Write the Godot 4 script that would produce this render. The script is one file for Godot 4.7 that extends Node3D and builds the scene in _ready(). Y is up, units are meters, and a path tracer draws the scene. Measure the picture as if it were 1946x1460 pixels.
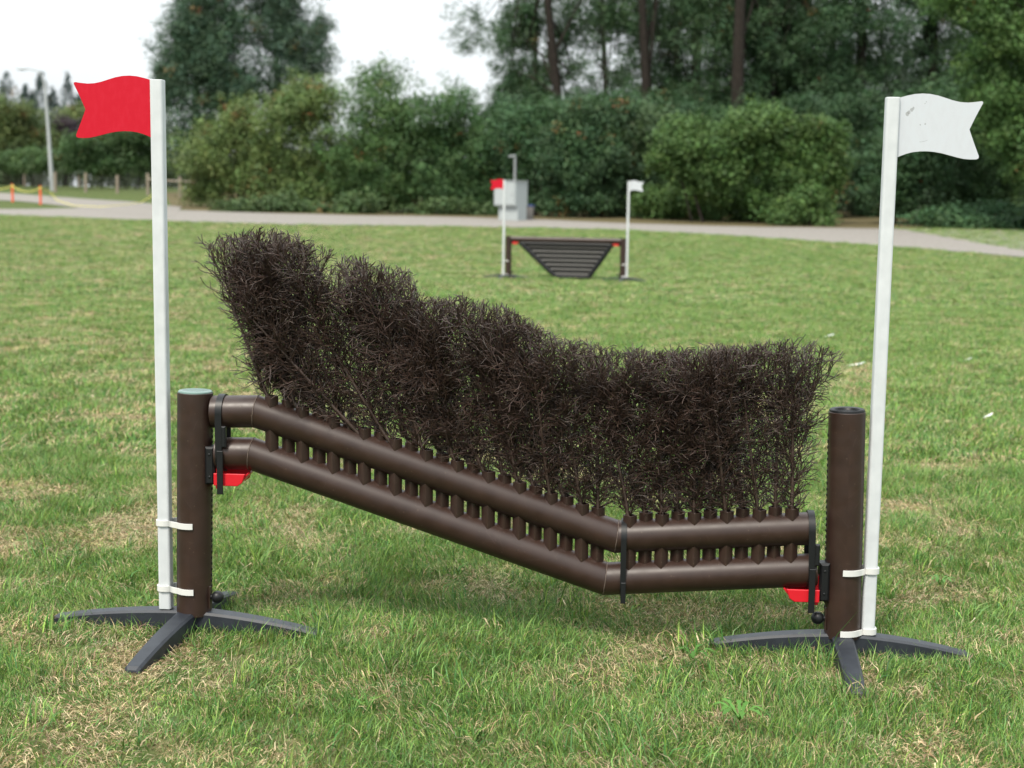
extends Node3D
# A portable brush fence on a mown field, a second fence behind it, a gravel road and a wood beyond.

# ---------------------------------------------------------------- camera model (photo pixels -> directions)
const FOCAL := 2700.0
const EYE := 1.55
const PITCH := deg_to_rad(7.3)
const ROLL := deg_to_rad(0.83)

func ray(u: float, v: float) -> Vector3:
	var a := Vector3((u - 973.0) / FOCAL, -(v - 730.0) / FOCAL, -1.0)
	var c := cos(ROLL)
	var s := sin(ROLL)
	a = Vector3(c * a.x - s * a.y, s * a.x + c * a.y, a.z)
	c = cos(-PITCH)
	s = sin(-PITCH)
	return Vector3(a.x, c * a.y - s * a.z, s * a.y + c * a.z)

func terrain(z: float) -> float:
	var s := -z - 34.0
	if s < -4.0: return 0.0
	if s < 4.0: return 0.027 * (s + 4.0) * (s + 4.0) / 16.0
	return 0.027 * minf(s, 86.0) + 0.004 * maxf(0.0, s - 86.0)

func on_ground(u: float, v: float) -> Vector3:      # where the sight line of a pixel meets the ground
	var d := ray(u, v)
	var t := 2.0
	for i in 4000:
		var p := Vector3(0, EYE, 0) + d * t
		if p.y <= terrain(p.z):
			var lo := t / 1.004
			for k in 24:
				var mid := (lo + t) / 2.0
				p = Vector3(0, EYE, 0) + d * mid
				if p.y <= terrain(p.z): t = mid
				else: lo = mid
			return Vector3(p.x, terrain(p.z), p.z)
		t += 0.004 * t
		if t > 600.0: break
	return Vector3(d.x * t, terrain(-t), d.z * t)

func at_depth(u: float, v: float, s: float) -> Vector3:
	var d := ray(u, v)
	return Vector3(0, EYE, 0) + d * (s / -d.z)

func stand(u: float, s: float) -> Vector3:          # a point of the ground at that column and distance
	var p := at_depth(u, 400.0, s)
	return Vector3(p.x, terrain(p.z), p.z)

# ---------------------------------------------------------------- mesh builder
class MB:
	var v := PackedVector3Array()
	var n := PackedVector3Array()
	var c := PackedColorArray()
	var uv := PackedVector2Array()
	var idx := PackedInt32Array()
	var tint := Color.WHITE
	func vert(p: Vector3, nn: Vector3, t := Vector2.ZERO) -> int:
		v.append(p); n.append(nn); c.append(tint); uv.append(t)
		return v.size() - 1
	func tri(a: int, b: int, d: int) -> void:
		var g := (v[b] - v[a]).cross(v[d] - v[a])
		if g.dot(n[a] + n[b] + n[d]) > 0.0:
			idx.append(a); idx.append(d); idx.append(b)
		else:
			idx.append(a); idx.append(b); idx.append(d)
	func quad(a: int, b: int, d: int, e: int) -> void:
		tri(a, b, d); tri(a, d, e)
	func flat_poly(pts: Array, nn: Vector3, uvs: Array = []) -> void:
		var f := v.size()
		for i in pts.size(): vert(pts[i], nn, uvs[i] if uvs.size() else Vector2(pts[i].x, -pts[i].y))
		for i in range(1, pts.size() - 1): tri(f, f + i, f + i + 1)
	func tube(path: Array, radii: Array, sides := 16, cap0 := true, cap1 := true) -> void:
		var m := path.size()
		var ref := Vector3.UP
		var d0: Vector3 = (path[1] - path[0]).normalized()
		if absf(d0.dot(ref)) > 0.9: ref = Vector3.FORWARD
		var rings := []
		for i in m:
			var din: Vector3 = (path[i] - path[maxi(i - 1, 0)])
			var dout: Vector3 = (path[mini(i + 1, m - 1)] - path[i])
			if i == 0: din = dout
			if i == m - 1: dout = din
			var t: Vector3 = (din.normalized() + dout.normalized()).normalized()
			var x := ref.cross(t).normalized()
			if x.length() < 0.1: x = Vector3.RIGHT.cross(t).normalized()
			var y := t.cross(x).normalized()
			ref = y
			var stretch: float = 1.0 / maxf(0.5, t.dot(dout.normalized()))
			var bend: Vector3 = (dout.normalized() - din.normalized())
			var ring := PackedInt32Array()
			for k in sides + 1:
				var a := TAU * k / sides
				var o: Vector3 = x * cos(a) + y * sin(a)
				var oo := o
				if bend.length() > 0.001:
					var bn := bend.normalized()
					oo = o + bn * o.dot(bn) * (stretch - 1.0)
				ring.append(vert(path[i] + oo * radii[i], o, Vector2(float(k) / sides, float(i))))
			rings.append(ring)
			if (i == 0 and cap0) or (i == m - 1 and cap1):
				var cn: Vector3 = -t if i == 0 else t
				var ctr := vert(path[i], cn)
				var prev := -1
				for k in sides + 1:
					var a := TAU * k / sides
					var q := vert(path[i] + (x * cos(a) + y * sin(a)) * radii[i], cn)
					if prev >= 0: tri(ctr, prev, q)
					prev = q
		for i in m - 1:
			for k in sides: quad(rings[i][k], rings[i][k + 1], rings[i + 1][k + 1], rings[i + 1][k])
	func lathe(prof: Array, sides := 24, at := Vector3.ZERO) -> void:   # prof: [radius, y]; sharp at every corner
		for i in prof.size() - 1:
			var r0: float = prof[i][0]
			var y0: float = prof[i][1]
			var r1: float = prof[i + 1][0]
			var y1: float = prof[i + 1][1]
			var nx := y1 - y0
			var ny := r0 - r1
			var l := sqrt(nx * nx + ny * ny)
			var a0 := []
			for k in sides + 1:
				var a := TAU * k / sides
				var d := Vector3(cos(a), 0, sin(a))
				var nn: Vector3 = (d * nx + Vector3.UP * ny) / l
				a0.append([vert(at + d * r0 + Vector3.UP * y0, nn, Vector2(float(k) / sides, y0)), vert(at + d * r1 + Vector3.UP * y1, nn, Vector2(float(k) / sides, y1))])
			for k in sides:
				quad(a0[k][0], a0[k + 1][0], a0[k + 1][1], a0[k][1])
	func diamond(prof: Array, at: Vector3) -> void:      # an upright square tube turned corner-on, its corners rounded; prof: [half diagonal, y]
		var sides := 32
		var ring := []
		for k in sides + 1:
			var a := TAU * k / sides
			var x := signf(cos(a)) * pow(absf(cos(a)), 1.55)
			var z := signf(sin(a)) * pow(absf(sin(a)), 1.55)
			var nn := Vector3(signf(x) * pow(absf(x), 0.30), 0, signf(z) * pow(absf(z), 0.30)).normalized()
			ring.append([Vector3(x, 0, z), nn])
		for i in prof.size() - 1:
			var r0: float = prof[i][0]
			var y0: float = prof[i][1]
			var r1: float = prof[i + 1][0]
			var y1: float = prof[i + 1][1]
			var nx := y1 - y0
			var ny := r0 - r1
			var l := sqrt(nx * nx + ny * ny)
			var rows := []
			for q in ring:
				var nn: Vector3 = (q[1] * nx + Vector3.UP * ny) / l
				rows.append([vert(at + q[0] * r0 + Vector3.UP * y0, nn), vert(at + q[0] * r1 + Vector3.UP * y1, nn)])
			for k in sides: quad(rows[k][0], rows[k + 1][0], rows[k + 1][1], rows[k][1])
	func prism(poly: Array, z0: float, z1: float, bevel := 0.0, xf := Transform3D.IDENTITY) -> void:  # poly of Vector2 in xy, extruded along z, edges bevelled
		var pts := PackedVector2Array(poly)
		var area := 0.0
		for i in pts.size():
			var q := pts[(i + 1) % pts.size()]
			area += pts[i].x * q.y - q.x * pts[i].y
		if area < 0: pts.reverse()
		var inner := pts
		if bevel > 0.0:
			var off := Geometry2D.offset_polygon(pts, -bevel, Geometry2D.JOIN_MITER)
			if off.size() and off[0].size() == pts.size():
				inner = off[0]
				var best := 0
				for k in inner.size():
					if inner[k].distance_to(pts[0]) < inner[best].distance_to(pts[0]): best = k
				var turned := PackedVector2Array()
				for k in inner.size(): turned.append(inner[(k + best) % inner.size()])
				inner = turned
				if inner.size() > 1 and inner[1].distance_to(pts[1]) > inner[inner.size() - 1].distance_to(pts[1]):
					var rev := PackedVector2Array([inner[0]])
					for k in range(inner.size() - 1, 0, -1): rev.append(inner[k])
					inner = rev
			else:
				bevel = 0.0
		var lo := pts[0]
		var hi := pts[0]
		for p in pts:
			lo = Vector2(minf(lo.x, p.x), minf(lo.y, p.y)); hi = Vector2(maxf(hi.x, p.x), maxf(hi.y, p.y))
		var size := hi - lo
		var tris := Geometry2D.triangulate_polygon(inner)
		for side in [0, 1]:
			var z: float = z1 if side else z0
			var nn: Vector3 = xf.basis * Vector3(0, 0, 1 if side else -1)
			var f := v.size()
			for p in inner: vert(xf * Vector3(p.x, p.y, z), nn, Vector2((p.x - lo.x) / size.x, (hi.y - p.y) / size.y))
			for k in range(0, tris.size(), 3): tri(f + tris[k], f + tris[k + 1], f + tris[k + 2])
		var cnt := pts.size()
		for i in cnt:
			var j := (i + 1) % cnt
			var e := (pts[j] - pts[i]).normalized()
			var o := Vector3(e.y, -e.x, 0)
			var on: Vector3 = xf.basis * o
			var zs := [[pts, z0 + bevel], [pts, z1 - bevel]]
			quad(vert(xf * Vector3(pts[i].x, pts[i].y, zs[0][1]), on), vert(xf * Vector3(pts[j].x, pts[j].y, zs[0][1]), on), vert(xf * Vector3(pts[j].x, pts[j].y, zs[1][1]), on), vert(xf * Vector3(pts[i].x, pts[i].y, zs[1][1]), on))
			if bevel > 0.0:
				for side in [0, 1]:
					var zo: float = z1 - bevel if side else z0 + bevel
					var zi: float = z1 if side else z0
					var bn: Vector3 = (xf.basis * (o + Vector3(0, 0, 1 if side else -1))).normalized()
					quad(vert(xf * Vector3(pts[i].x, pts[i].y, zo), bn), vert(xf * Vector3(pts[j].x, pts[j].y, zo), bn), vert(xf * Vector3(inner[j].x, inner[j].y, zi), bn), vert(xf * Vector3(inner[i].x, inner[i].y, zi), bn))
	func box(ctr: Vector3, size: Vector3, bevel := 0.003, basis := Basis.IDENTITY) -> void:
		var h := size / 2.0
		prism([Vector2(-h.x, -h.y), Vector2(h.x, -h.y), Vector2(h.x, h.y), Vector2(-h.x, h.y)], -h.z, h.z, minf(bevel, minf(h.x, minf(h.y, h.z)) * 0.6), Transform3D(basis, ctr))
	func band(path: Array, normals: Array, across: Vector3, width: float, thick: float, closed := false) -> void:   # a flat strap along a path; normals point away from what it wraps
		var m := path.size()
		var w := across.normalized() * width / 2.0
		var last := m if closed else m - 1
		for i in last:
			var j := (i + 1) % m
			var p: Vector3 = path[i]
			var q: Vector3 = path[j]
			var np: Vector3 = normals[i]
			var nq: Vector3 = normals[j]
			quad(vert(p + np * thick - w, np), vert(p + np * thick + w, np), vert(q + nq * thick + w, nq), vert(q + nq * thick - w, nq))
			quad(vert(p - w, -np), vert(p + w, -np), vert(q + w, -nq), vert(q - w, -nq))
			for s in [-1.0, 1.0]:
				quad(vert(p + w * s, across * s), vert(p + np * thick + w * s, across * s), vert(q + nq * thick + w * s, across * s), vert(q + w * s, across * s))
		if not closed:
			for e in [0, m - 1]:
				var p: Vector3 = path[e]
				var np: Vector3 = normals[e]
				var t: Vector3 = (path[0] - path[1]).normalized() if e == 0 else (path[m - 1] - path[m - 2]).normalized()
				quad(vert(p - w, t), vert(p + w, t), vert(p + np * thick + w, t), vert(p + np * thick - w, t))
	func ball(ctr: Vector3, r: Vector3, sides := 16, rings := 10) -> void:
		var rows := []
		for i in rings + 1:
			var th := PI * i / rings
			var row := []
			for k in sides + 1:
				var a := TAU * k / sides
				var d := Vector3(sin(th) * cos(a), cos(th), sin(th) * sin(a))
				row.append(vert(ctr + d * r, (d / r).normalized()))
			rows.append(row)
		for i in rings:
			for k in sides: quad(rows[i][k], rows[i][k + 1], rows[i + 1][k + 1], rows[i + 1][k])
	func twig(p: Vector3, q: Vector3, r0: float, r1: float) -> void:    # a three-sided stick, wound by hand for speed
		var t := (q - p).normalized()
		var x := t.cross(Vector3(0.31, 0.17, 0.93)).normalized()
		var y := t.cross(x)
		var f := v.size()
		for k in 3:
			var a := TAU * k / 3.0
			var o := x * cos(a) + y * sin(a)
			v.append(p + o * r0); n.append(o); c.append(tint); uv.append(Vector2.ZERO)
			v.append(q + o * r1); n.append(o); c.append(tint); uv.append(Vector2.ZERO)
		for k in 3:
			var a := f + k * 2
			var b := f + ((k + 1) % 3) * 2
			idx.append(a); idx.append(a + 1); idx.append(b)
			idx.append(b); idx.append(a + 1); idx.append(b + 1)
	func mesh(m: Material) -> ArrayMesh:
		var arr := []
		arr.resize(Mesh.ARRAY_MAX)
		arr[Mesh.ARRAY_VERTEX] = v
		arr[Mesh.ARRAY_NORMAL] = n
		arr[Mesh.ARRAY_COLOR] = c
		arr[Mesh.ARRAY_TEX_UV] = uv
		arr[Mesh.ARRAY_INDEX] = idx
		var am := ArrayMesh.new()
		am.add_surface_from_arrays(Mesh.PRIMITIVE_TRIANGLES, arr)
		am.surface_set_material(0, m)
		return am

# ---------------------------------------------------------------- naming and tagging
var taken := {}
func numbered(called: String) -> String:
	if not taken.has(called):
		taken[called] = 0
		return called
	taken[called] += 1
	return "%s_%03d" % [called, taken[called]]

func tag(o: Node, label := "", category := "", group := "", kind := "") -> Node:
	if label: o.set_meta("label", label)
	if category: o.set_meta("category", category)
	if group: o.set_meta("group", group)
	if kind: o.set_meta("kind", kind)
	return o

func thing(called: String, label: String, category: String, at := Vector3.ZERO, turn := 0.0, group := "") -> Node3D:
	var o := Node3D.new()
	o.name = numbered(called)
	add_child(o)
	o.position = at
	o.rotation.y = turn
	tag(o, label, category, group)
	return o

func part(called: String, b: MB, m: Material, parent: Node) -> MeshInstance3D:
	return part_mesh(called, b.mesh(m), parent)

func part_mesh(called: String, me: Mesh, parent: Node) -> MeshInstance3D:
	var o := MeshInstance3D.new()
	o.mesh = me
	o.name = called if parent != self else numbered(called)
	parent.add_child(o, true)
	return o

# ---------------------------------------------------------------- materials
var M := {}
func lin(r: float, g: float, b: float) -> Color:
	return Color(r, g, b).linear_to_srgb()

func mat(called: String, col: Color, rough := 0.6, spec := 0.5) -> StandardMaterial3D:
	var m := StandardMaterial3D.new()
	m.resource_name = called
	m.albedo_color = col
	m.roughness = rough
	m.metallic_specular = spec
	M[called] = m
	return m

func noise_tex(freq: float, a: Color, b: Color, sz := 512, seed_ := 1, octaves := 5, mid := 0.5, spread := 0.5) -> NoiseTexture2D:
	var f := FastNoiseLite.new()
	f.seed = seed_
	f.noise_type = FastNoiseLite.TYPE_SIMPLEX_SMOOTH
	f.frequency = freq
	f.fractal_octaves = octaves
	var t := NoiseTexture2D.new()
	t.width = sz
	t.height = sz
	t.seamless = true
	t.noise = f
	var g := Gradient.new()
	g.set_color(0, a)
	g.set_color(1, b)
	g.set_offset(0, clampf(mid - spread, 0, 1))
	g.set_offset(1, clampf(mid + spread, 0, 1))
	t.color_ramp = g
	return t

func worn_plastic() -> ImageTexture:                   # brown plastic: faint mottling, scratches, pale scuffs, specks of dried mud
	var g := RandomNumberGenerator.new()
	g.seed = 28
	var f := FastNoiseLite.new()
	f.seed = 3
	f.frequency = 0.012
	f.fractal_octaves = 5
	var im := Image.create(640, 640, false, Image.FORMAT_RGBA8)
	for y in 640:
		for x in 640:
			var n := clampf(0.5 + 0.7 * f.get_noise_2d(x, y), 0, 1)
			im.set_pixel(x, y, lin(lerpf(0.024, 0.038, n), lerpf(0.0125, 0.0205, n), lerpf(0.0092, 0.0152, n)))
	for k in 150:
		var p := Vector2(g.randf() * 640, g.randf() * 640)
		var a := g.randfn(0, 0.5) + (PI / 2 if g.randf() < 0.4 else 0.0)
		var s := g.randf_range(0.05, 0.35)
		for i in g.randi_range(6, 60):
			a += g.randfn(0, 0.03)
			p += Vector2(cos(a), sin(a))
			var q := Vector2i(posmod(int(p.x), 640), posmod(int(p.y), 640))
			im.set_pixelv(q, im.get_pixelv(q).lerp(lin(0.16, 0.125, 0.105), s))
	for k in 260:
		var c := Vector2i(g.randi() % 640, g.randi() % 640)
		var col := lin(0.17, 0.13, 0.09) if g.randf() < 0.6 else lin(0.010, 0.007, 0.006)
		var r := g.randf_range(0.6, 2.2)
		for dy in range(-3, 4):
			for dx in range(-3, 4):
				if dx * dx + dy * dy < r * r:
					var q := Vector2i(posmod(c.x + dx, 640), posmod(c.y + dy, 640))
					im.set_pixelv(q, im.get_pixelv(q).lerp(col, 0.45))
	return ImageTexture.create_from_image(im)

func make_materials() -> void:
	var m := mat("brown_plastic", Color.WHITE, 1.0, 0.45)
	m.albedo_texture = worn_plastic()
	m.roughness_texture = noise_tex(0.02, Color(0.30, 0.30, 0.30), Color(0.50, 0.50, 0.50), 512, 8, 5)
	m.uv1_triplanar = true
	m.uv1_scale = Vector3(1.3, 1.3, 1.3)
	m = mat("grey_board", lin(0.065, 0.062, 0.058), 0.6)
	m = mat("weld", lin(0.10, 0.072, 0.058), 0.5)
	m = mat("twig", Color.WHITE, 0.42, 0.5)
	m.vertex_color_use_as_albedo = true
	m = mat("slate_plastic", Color.WHITE, 0.5, 0.5)
	m.albedo_texture = noise_tex(0.02, lin(0.010, 0.0125, 0.018), lin(0.020, 0.024, 0.032), 256, 5, 5)
	m.uv1_triplanar = true
	m.uv1_scale = Vector3(3, 3, 3)
	m = mat("black_rubber", lin(0.008, 0.0085, 0.0095), 0.42, 0.4)
	m = mat("red_plastic", lin(0.52, 0.008, 0.018), 0.35)
	m = mat("white_plastic", Color.WHITE, 0.45)
	m.albedo_texture = noise_tex(0.03, lin(0.47, 0.49, 0.505), lin(0.54, 0.56, 0.575), 256, 9, 5, 0.45, 0.4)
	m.uv1_triplanar = true
	m.uv1_scale = Vector3(1.5, 1.5, 1.5)
	m = mat("clip_plastic", lin(0.58, 0.58, 0.56), 0.4)
	m = mat("pale_cap", lin(0.13, 0.20, 0.18), 0.25)
	m = mat("weathered_wood", lin(0.24, 0.20, 0.155), 0.9)
	m = mat("galvanised", lin(0.36, 0.38, 0.39), 0.5)
	m = mat("mast_grey", lin(0.22, 0.235, 0.24), 0.5)
	m = mat("wire", lin(0.10, 0.105, 0.10), 0.6)
	m = mat("cabinet_paint", lin(0.33, 0.36, 0.365), 0.5)
	m = mat("bin_grey", lin(0.16, 0.15, 0.14), 0.6)
	m = mat("bin_blue", lin(0.03, 0.06, 0.20), 0.5)
	m = mat("marker_orange", lin(0.72, 0.10, 0.035), 0.6)
	m = mat("rope_yellow", lin(0.55, 0.50, 0.10), 0.7)
	m = mat("feather_white", lin(0.75, 0.75, 0.75), 0.8)
	m.backlight_enabled = true
	m.backlight = Color(0.5, 0.5, 0.5)
	m = mat("bark", Color.WHITE, 0.95, 0.3)
	m.albedo_texture = noise_tex(0.03, lin(0.012, 0.010, 0.008), lin(0.036, 0.029, 0.024), 256, 12, 5)
	m.uv1_triplanar = true
	m.uv1_scale = Vector3(1.2, 0.25, 1.2)
	m = mat("leaf", Color.WHITE, 0.6, 0.4)
	m.vertex_color_use_as_albedo = true
	m.backlight_enabled = true
	m.backlight = Color(0.6, 0.6, 0.5)
	m = mat("blade", Color.WHITE, 0.48, 0.42)
	m.vertex_color_use_as_albedo = true
	m.backlight_enabled = true
	m.backlight = Color(0.5, 0.5, 0.42)
	m = mat("field", Color.WHITE, 1.0, 0.2)
	m.albedo_texture = noise_tex(0.016, lin(0.070, 0.120, 0.030), lin(0.19, 0.185, 0.085), 1024, 21, 6, 0.56, 0.3)
	m.uv1_triplanar = true
	m.uv1_world_triplanar = true
	m.uv1_scale = Vector3(0.16, 0.16, 0.16)
	m.detail_enabled = true
	m.detail_blend_mode = BaseMaterial3D.BLEND_MODE_MUL
	m.detail_albedo = noise_tex(0.06, Color(0.62, 0.62, 0.6), Color(1, 1, 1), 512, 33, 4)
	m.detail_uv_layer = BaseMaterial3D.DETAIL_UV_2
	m.uv2_triplanar = true
	m.uv2_world_triplanar = true
	m.uv2_scale = Vector3(0.9, 0.9, 0.9)
	m = mat("gravel", Color.WHITE, 0.95, 0.3)
	m.albedo_texture = noise_tex(0.03, lin(0.150, 0.138, 0.124), lin(0.25, 0.232, 0.212), 1024, 41, 6, 0.5, 0.35)
	m.uv1_triplanar = true
	m.uv1_world_triplanar = true
	m.uv1_scale = Vector3(0.2, 0.2, 0.2)
	m = mat("litter", Color.WHITE, 1.0, 0.2)
	m.albedo_texture = noise_tex(0.05, lin(0.045, 0.05, 0.02), lin(0.16, 0.115, 0.07), 512, 44, 6)
	m.uv1_triplanar = true
	m.uv1_world_triplanar = true
	m.uv1_scale = Vector3(0.4, 0.4, 0.4)

func flag_material(called: String, base: Color, scuff: Color, count: int, seed_: int, smudges: bool) -> StandardMaterial3D:
	var r := RandomNumberGenerator.new()
	r.seed = seed_
	var im := Image.create(512, 320, false, Image.FORMAT_RGBA8)
	var f := FastNoiseLite.new()
	f.seed = seed_
	f.frequency = 0.02
	f.fractal_octaves = 4
	for y in 320:
		for x in 512:
			im.set_pixel(x, y, base.lerp(scuff, clampf(0.05 + 0.25 * f.get_noise_2d(x, y * 0.6), 0, 1)))
	for k in count:                      # fine scratches in the paint
		var p := Vector2(r.randf() * 512, r.randf() * 320)
		var a := r.randf_range(-0.25, 0.25) + (PI / 2 if r.randf() < 0.45 else 0.0)
		var l := r.randi_range(15, 90)
		var s := r.randf_range(0.1, 0.35)
		for i in l:
			p += Vector2(cos(a), sin(a))
			if p.x >= 1 and p.y >= 1 and p.x < 511 and p.y < 319: im.set_pixelv(p, im.get_pixelv(p).lerp(scuff, s))
	if smudges:
		for b in [[52, 100, 14], [62, 92, 12], [78, 80, 12], [88, 72, 9], [165, 40, 4], [158, 48, 4], [135, 152, 5], [165, 148, 6]]:
			for y in range(-b[2], b[2] + 1):
				for x in range(-b[2], b[2] + 1):
					if x * x + y * y < b[2] * b[2] * (0.6 + 0.5 * f.get_noise_2d(x * 6 + b[0], y * 6)): im.set_pixel(b[0] + x, b[1] + y, im.get_pixel(b[0] + x, b[1] + y).lerp(Color(0.45, 0.45, 0.44), 0.45))
		for i in 50: im.set_pixel(135 + i, 236 - int(i * i * 0.004), Color(0.45, 0.45, 0.46))
	var m := mat(called, Color.WHITE, 0.5, 0.35)
	m.albedo_texture = ImageTexture.create_from_image(im)
	return m

# ---------------------------------------------------------------- the fence hardware
func leg_mesh(length: float) -> MB:
	var b := MB.new()
	var top := []
	for i in 9:
		var t := i / 8.0
		top.append(Vector2(0.03 + t * (length - 0.03), 0.074 - 0.016 * t - 0.036 * t * t))
	# a tapering arched beam: cross-section is a trapezoid with softened top edges
	var rings := []
	for i in 9:
		var t := i / 8.0
		var w := lerpf(0.040, 0.031, t)
		var y1: float = top[i].y
		var y0 := -0.02
		var x: float = top[i].x
		rings.append([Vector3(x, y0, -w), Vector3(x, y1 - 0.008, -w * 0.92), Vector3(x, y1, -w * 0.92 + 0.008), Vector3(x, y1, w * 0.92 - 0.008), Vector3(x, y1 - 0.008, w * 0.92), Vector3(x, y0, w)])
	var last: Array = []
	for p in rings[8]: last.append(Vector3(p.x + 0.012, p.y - 0.010 if p.y > 0 else p.y, p.z * 0.72))
	rings.append(last)
	for i in rings.size() - 1:
		for k in 5:
			var p: Vector3 = rings[i][k]
			var q: Vector3 = rings[i][k + 1]
			var p2: Vector3 = rings[i + 1][k]
			var q2: Vector3 = rings[i + 1][k + 1]
			var nn := (q - p).cross(p2 - p).normalized()
			if nn.dot((p + q) / 2.0 - Vector3(((p + q) / 2.0).x, 0.01, 0)) < 0: nn = -nn
			b.quad(b.vert(p, nn), b.vert(q, nn), b.vert(q2, nn), b.vert(p2, nn))
	b.flat_poly(last, Vector3(1, 0.2, 0).normalized())
	return b

func jump_standard(label: String, group: String, at: Vector3, turn: float, post_x: float, lean: float, side: float, top: float, cup_y: float, leg_turn: float, cap: String) -> Node3D:
	var t := thing("jump_standard", label, "jump standard", at, turn, group)
	var legs := [0.515, 0.495, 0.48, 0.43] if side > 0 else [0.45, 0.45, 0.43, 0.40]
	var leg_angles := [180.0, 90.0, 0.0, -90.0]          # degrees, measured from the fence's length towards the camera
	for k in 4:
		var o := part("leg", leg_mesh(legs[k]), M.slate_plastic, t)
		o.rotation.y = -deg_to_rad(leg_angles[k] + leg_turn)
	var hub := MB.new()
	hub.lathe([[0.0, 0.062], [0.05, 0.062], [0.052, 0.058], [0.052, -0.02]], 20)
	part("hub", hub, M.slate_plastic, t)
	var r := 0.0625
	var b := MB.new()
	b.lathe([[r - 0.008, 0.058], [r - 0.002, 0.058], [r, 0.060], [r, top - 0.002], [r - 0.002, top], [r - 0.008, top], [r - 0.008, top - 0.03]], 40)
	var post := part("post", b, M.brown_plastic, t)
	post.position.x = post_x
	post.rotation.z = lean
	var c := MB.new()
	if cap == "pale":
		c.lathe([[0.0, 0.004], [0.046, 0.004], [0.056, 0.003], [0.060, 0.0], [0.0605, -0.004]], 32, Vector3(0, top + 0.0035, 0))
		part("post_cap", c, M.pale_cap, post)
	else:
		c.lathe([[0.0, -0.004], [0.040, -0.004], [0.044, 0.004], [0.056, 0.006], [0.0595, 0.003], [0.0605, -0.004]], 32, Vector3(0, top + 0.0035, 0))
		part("post_cap", c, M.black_rubber, post)
	var track := MB.new()                                  # punched strip down the side that carries the cup
	for k in int((top - 0.15) / 0.021):
		track.box(Vector3(side * r, 0.10 + k * 0.021, 0.0), Vector3(0.004, 0.010, 0.012), 0.001)
	tag(part("hole_strip", track, M.black_rubber, post), "", "", "", "stuff")
	# jump cup: black slide on the post, red tray
	var br := MB.new()
	br.box(Vector3(side * (r + 0.014), cup_y + 0.045, 0.016), Vector3(0.034, 0.135, 0.062), 0.007)
	var slide := part("cup_slide", br, M.black_rubber, t)
	slide.position.x = post_x
	for k in [-0.04, 0.04]:
		var bolt := MB.new()
		bolt.ball(Vector3(side * (r + 0.014), cup_y + 0.045 + k, 0.0475), Vector3(0.005, 0.005, 0.002), 8, 6)
		part("bolt", bolt, M.black_rubber, slide)
	var cup := MB.new()
	var x0 := side * (r + 0.031)
	var prof := [Vector2(x0, cup_y - 0.024), Vector2(x0 + side * 0.085, cup_y - 0.024), Vector2(x0 + side * 0.102, cup_y - 0.012), Vector2(x0 + side * 0.113, cup_y + 0.020), Vector2(x0, cup_y + 0.020)]
	cup.prism(prof, 0.046, 0.056, 0.002)
	cup.prism(prof, -0.056, -0.046, 0.002)
	cup.prism([Vector2(x0, cup_y - 0.022), Vector2(x0 + side * 0.085, cup_y - 0.022), Vector2(x0 + side * 0.100, cup_y - 0.010), Vector2(x0 + side * 0.122, cup_y + 0.018), Vector2(x0 + side * 0.118, cup_y + 0.022), Vector2(x0 + side * 0.092, cup_y - 0.005), Vector2(x0, cup_y - 0.012)], -0.046, 0.046, 0.001)
	cup.prism([Vector2(x0, cup_y - 0.04), Vector2(x0 + side * 0.012, cup_y - 0.04), Vector2(x0 + side * 0.012, cup_y + 0.055), Vector2(x0, cup_y + 0.065)], -0.03, 0.03, 0.002)
	var cp := part("jump_cup", cup, M.red_plastic, t)
	cp.position.x = post_x
	var kn := MB.new()
	kn.ball(Vector3(side * (r + 0.028), 0.125, 0.012), Vector3(0.0225, 0.0225, 0.0225), 20, 14)
	kn.tube([Vector3(side * (r - 0.004), 0.125, 0.012), Vector3(side * (r + 0.012), 0.125, 0.012)], [0.011, 0.009], 12)
	var knob := part("locking_knob", kn, M.black_rubber, t)
	knob.position.x = post_x
	var sl := MB.new()
	sl.prism([Vector2(-0.016, 0.085), Vector2(0.016, 0.085), Vector2(0.016, 0.165), Vector2(-0.016, 0.165)], -0.003, 0.003, 0.002, Transform3D(Basis(Vector3.UP, PI / 2), Vector3(side * (r + 0.001), 0, 0.010)))
	part("knob_plate", sl, M.brown_plastic, t).position.x = post_x
	return t

const FLAG := [Vector2(0.0, 0.0), Vector2(0.0, -0.197), Vector2(0.016, -0.190), Vector2(0.032, -0.184), Vector2(0.050, -0.179), Vector2(0.075, -0.1755), Vector2(0.100, -0.175), Vector2(0.125, -0.177), Vector2(0.150, -0.1815), Vector2(0.175, -0.188), Vector2(0.200, -0.1945), Vector2(0.222, -0.199), Vector2(0.245, -0.2005), Vector2(0.263, -0.1995), Vector2(0.2685, -0.196), Vector2(0.2695, -0.190), Vector2(0.250, -0.143), Vector2(0.234, -0.102), Vector2(0.252, -0.060), Vector2(0.2735, -0.016), Vector2(0.2735, -0.0115), Vector2(0.269, -0.009), Vector2(0.250, -0.0115), Vector2(0.225, -0.014), Vector2(0.200, -0.0125), Vector2(0.175, -0.007), Vector2(0.150, 0.0010), Vector2(0.125, 0.0085), Vector2(0.100, 0.0132), Vector2(0.075, 0.0145), Vector2(0.050, 0.0125), Vector2(0.025, 0.007)]

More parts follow.
